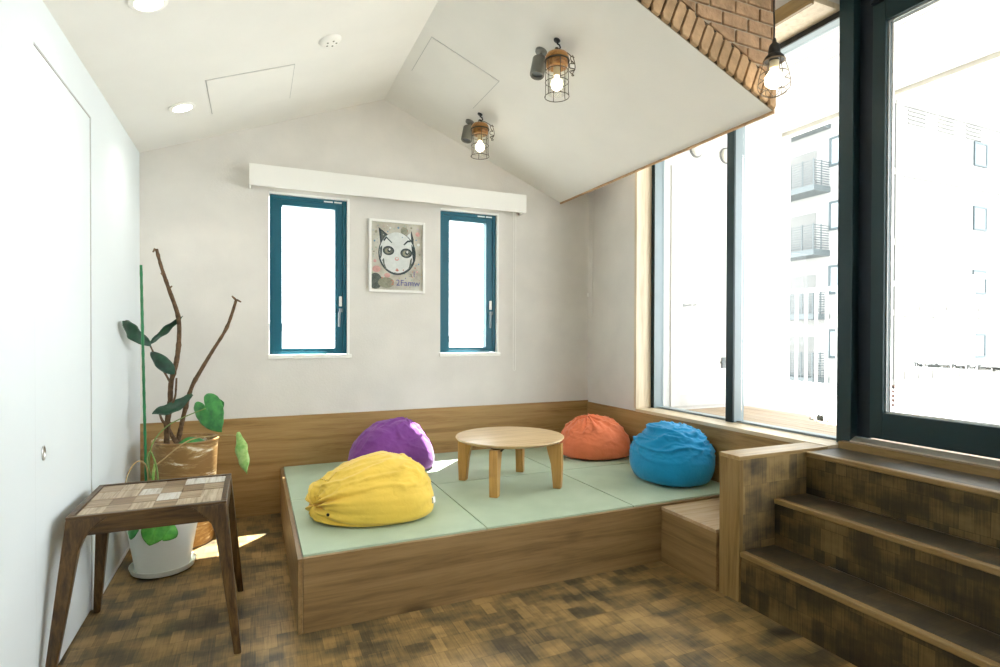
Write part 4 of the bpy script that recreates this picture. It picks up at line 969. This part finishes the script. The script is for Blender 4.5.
for f in range(-1, 4):
    z = .32+f*FH; x0, x1 = BX+5.7, BX+6.75
    wn = MB(); wn.box(x0, x0+.09, BY-.06, BY-.001, z, z+.9); wn.box(x1-.09, x1, BY-.06, BY-.001, z, z+.9); wn.box(x0, x1, BY-.06, BY-.001, z-.09, z); wn.box(x0, x1, BY-.06, BY-.001, z+.9, z+.99)
    w_ = wn.build('window', M['ext_win'], bd); MB().box(x0+.09, x1-.09, BY-.03, BY-.001, z, z+.9).build('pane', M['ext_pane'], w_)
    y0, y1 = 15.3, 16.95; zz = .3+f*FH; wn = MB()
    wn.box(BX-.06, BX-.001, y0, y0+.1, zz, zz+1.1); wn.box(BX-.06, BX-.001, y1-.1, y1, zz, zz+1.1); wn.box(BX-.06, BX-.001, y0, y1, zz-.1, zz); wn.box(BX-.06, BX-.001, y0, y1, zz+1.1, zz+1.2)
    w_ = wn.build('window', M['ext_win'], bd); MB().box(BX-.03, BX-.001, y0+.1, y1-.1, zz, zz+1.1).build('pane', M['ext_pane'], w_)
    zb = 2.1+f*FH
    MB().box(BX-.02, BX-.001, 17.6, 19.1, zb+.1, zb+1.95).build('balcony_door', M['recess'], bd)
    b = MB().box(BX-1.1, BX-.021, 16.9, 19.3, zb-.16, zb+.1).build('balcony', M['ext_grey'], bd)
    m = MB()
    for k in range(10): m.tube([(BX-.03, 16.95, zb+.2+k*.11), (BX-1.06, 16.95, zb+.2+k*.11), (BX-1.06, 18.1, zb+.2+k*.11)], .02, 5)
    for x_, yy in ((BX-1.06, 16.95), (BX-.55, 16.95), (BX-1.06, 17.5), (BX-1.06, 18.1)): m.tube([(x_, yy, zb+.1), (x_, yy, zb+1.25)], .034, 5)
    m.build('balcony_rail', M['ext_grey'], b)
# hazy town behind the back windows
for k, (x, y_, w_, h_, mt, nm, lab, cat) in enumerate([
    (2.6, 60, 4.5, 3.2, 'far_pale', 'distant_building', 'hazy low building far away, seen low in the left back window', 'building'),
    (22, 62, 7, 2.0, 'far_pale', 'distant_building', 'hazy long low building seen at the bottom of the right back window', 'building'),
    (27.8, 70, 3.0, 2.8, 'far_pale', 'distant_building', 'hazy narrow building seen at the right edge of the right back window', 'building')]):
    r = thing(nm, (x, y_, -6), lab, cat, 'distant houses')
    MB().box(x-w_/2, x+w_/2, y_, y_+6, -6, h_-1.6).build('wall', M[mt], r)
    MB().prism([(x-w_/2-.2, h_-1.59),(x+w_/2+.2, h_-1.59),(x+w_/2-.4, h_-.9),(x-w_/2+.4, h_-.9)], 'y', y_-.2, y_+6).build('roof', M['ext_cream'], r)
def crown(c, r, seed):
    m = MB(); NU, NV = 18, 24
    def P(i, j):
        th, ph = PI*i/(NU-1), 2*PI*j/NV; d = Vector((math.sin(th)*math.cos(ph), math.sin(th)*math.sin(ph), math.cos(th)))
        return Vector(c)+d*r*(1+.35*mnoise.noise(d*3+Vector((seed,0,0)))+.15*mnoise.noise(d*9))
    m.grid(P, NU, NV, wrap=True); return m
r = thing('distant_tree', (5.0, 52, -6), 'hazy green tree far away at the bottom of the left back window', 'tree')
crown((5.0, 52, -.1), 1.0, 1).build('crown', M['far_green'], r, smooth=True)
MB().tube([(5.0,52,-6),(5.0,52,-.9)], .2, 8).build('trunk', M['bark'], r)
struct('ground', MB().box(-60, 80, -10, 120, -6.2, -6), M['terrace'], origin=(0,0,-6))

# ------------------------------------------------------------------ light
wd = bpy.data.worlds.new('sky'); S.world = wd; wd.use_nodes = True; nt = wd.node_tree; nt.nodes.clear()
bg = nd(nt, 'ShaderNodeBackground'); bg.inputs[0].default_value = (.955,.98,1.0,1); bg.inputs[1].default_value = 5.0
wo = nd(nt, 'ShaderNodeOutputWorld'); lk(nt, bg, 0, wo, 0)
su = bpy.data.lights.new('sun', 'SUN'); su.energy = 42.0; su.angle = math.radians(.6); su.color = (1,.97,.92)
so = bpy.data.objects.new('sun', su); COL.objects.link(so); so.location = (6,6,12)
so.rotation_euler = Vector((-.33,-.36,-1)).to_track_quat('-Z', 'Y').to_euler()

# light of the lamps the room has: two recessed lights and the three caged bulbs; plus three unseen fill spots added behind the viewer
def lamp(kind, loc, watts, color, radius, aim=None, spot=None):
    l = bpy.data.lights.new('lamp_or_fill_light', kind); l.energy = watts; l.color = color; l.shadow_soft_size = radius
    o = bpy.data.objects.new('lamp_or_fill_light', l); COL.objects.link(o); o.location = loc
    if spot: l.spot_size = math.radians(spot); l.spot_blend = .8
for yy in (3.433, 2.40, 1.36, .32, -.72): lamp('SPOT', frameL(-.36, yy, .03), 6.5, (1,.95,.87), .045, spot=120)
for (x, y, z) in ((1.387,2.437,zR(1.387)-.222), (1.382,3.464,zR(1.382)-.222), (2.15,1.8,2.36)): lamp('POINT', (x,y,z), 7.0 if x < 2 else 1.0, (1,.88,.70), .03)

# ------------------------------------------------------------------ camera
cam = bpy.data.cameras.new('camera'); co = bpy.data.objects.new('camera', cam); COL.objects.link(co); S.camera = co
cam.sensor_width = 36; cam.lens = 553.6/1000*36; cam.shift_y = .0063; cam.clip_start = .05; cam.clip_end = 500
yaw, pit, rol = math.radians(23.865), math.radians(-.487), math.radians(.147)
f = Vector((math.sin(yaw)*math.cos(pit), math.cos(yaw)*math.cos(pit), math.sin(pit))); r = Vector((math.cos(yaw), -math.sin(yaw), 0)); u = r.cross(f)
r2 = r*math.cos(rol)+u*math.sin(rol); u2 = -r*math.sin(rol)+u*math.cos(rol)
co.matrix_world = Matrix(((r2.x,u2.x,-f.x,0),(r2.y,u2.y,-f.y,0),(r2.z,u2.z,-f.z,1.2),(0,0,0,1)))
S.view_settings.view_transform = 'Standard'; S.view_settings.look = 'None'; S.view_settings.gamma = 1.0; S.view_settings.exposure = 0.78; S.view_settings.use_curve_mapping = False
S.cycles.use_denoising = True; S.cycles.max_bounces = 16; S.cycles.diffuse_bounces = 8; S.cycles.transparent_max_bounces = 24; S.cycles.caustics_reflective = False; S.cycles.caustics_refractive = False
S.cycles.sample_clamp_indirect = 8
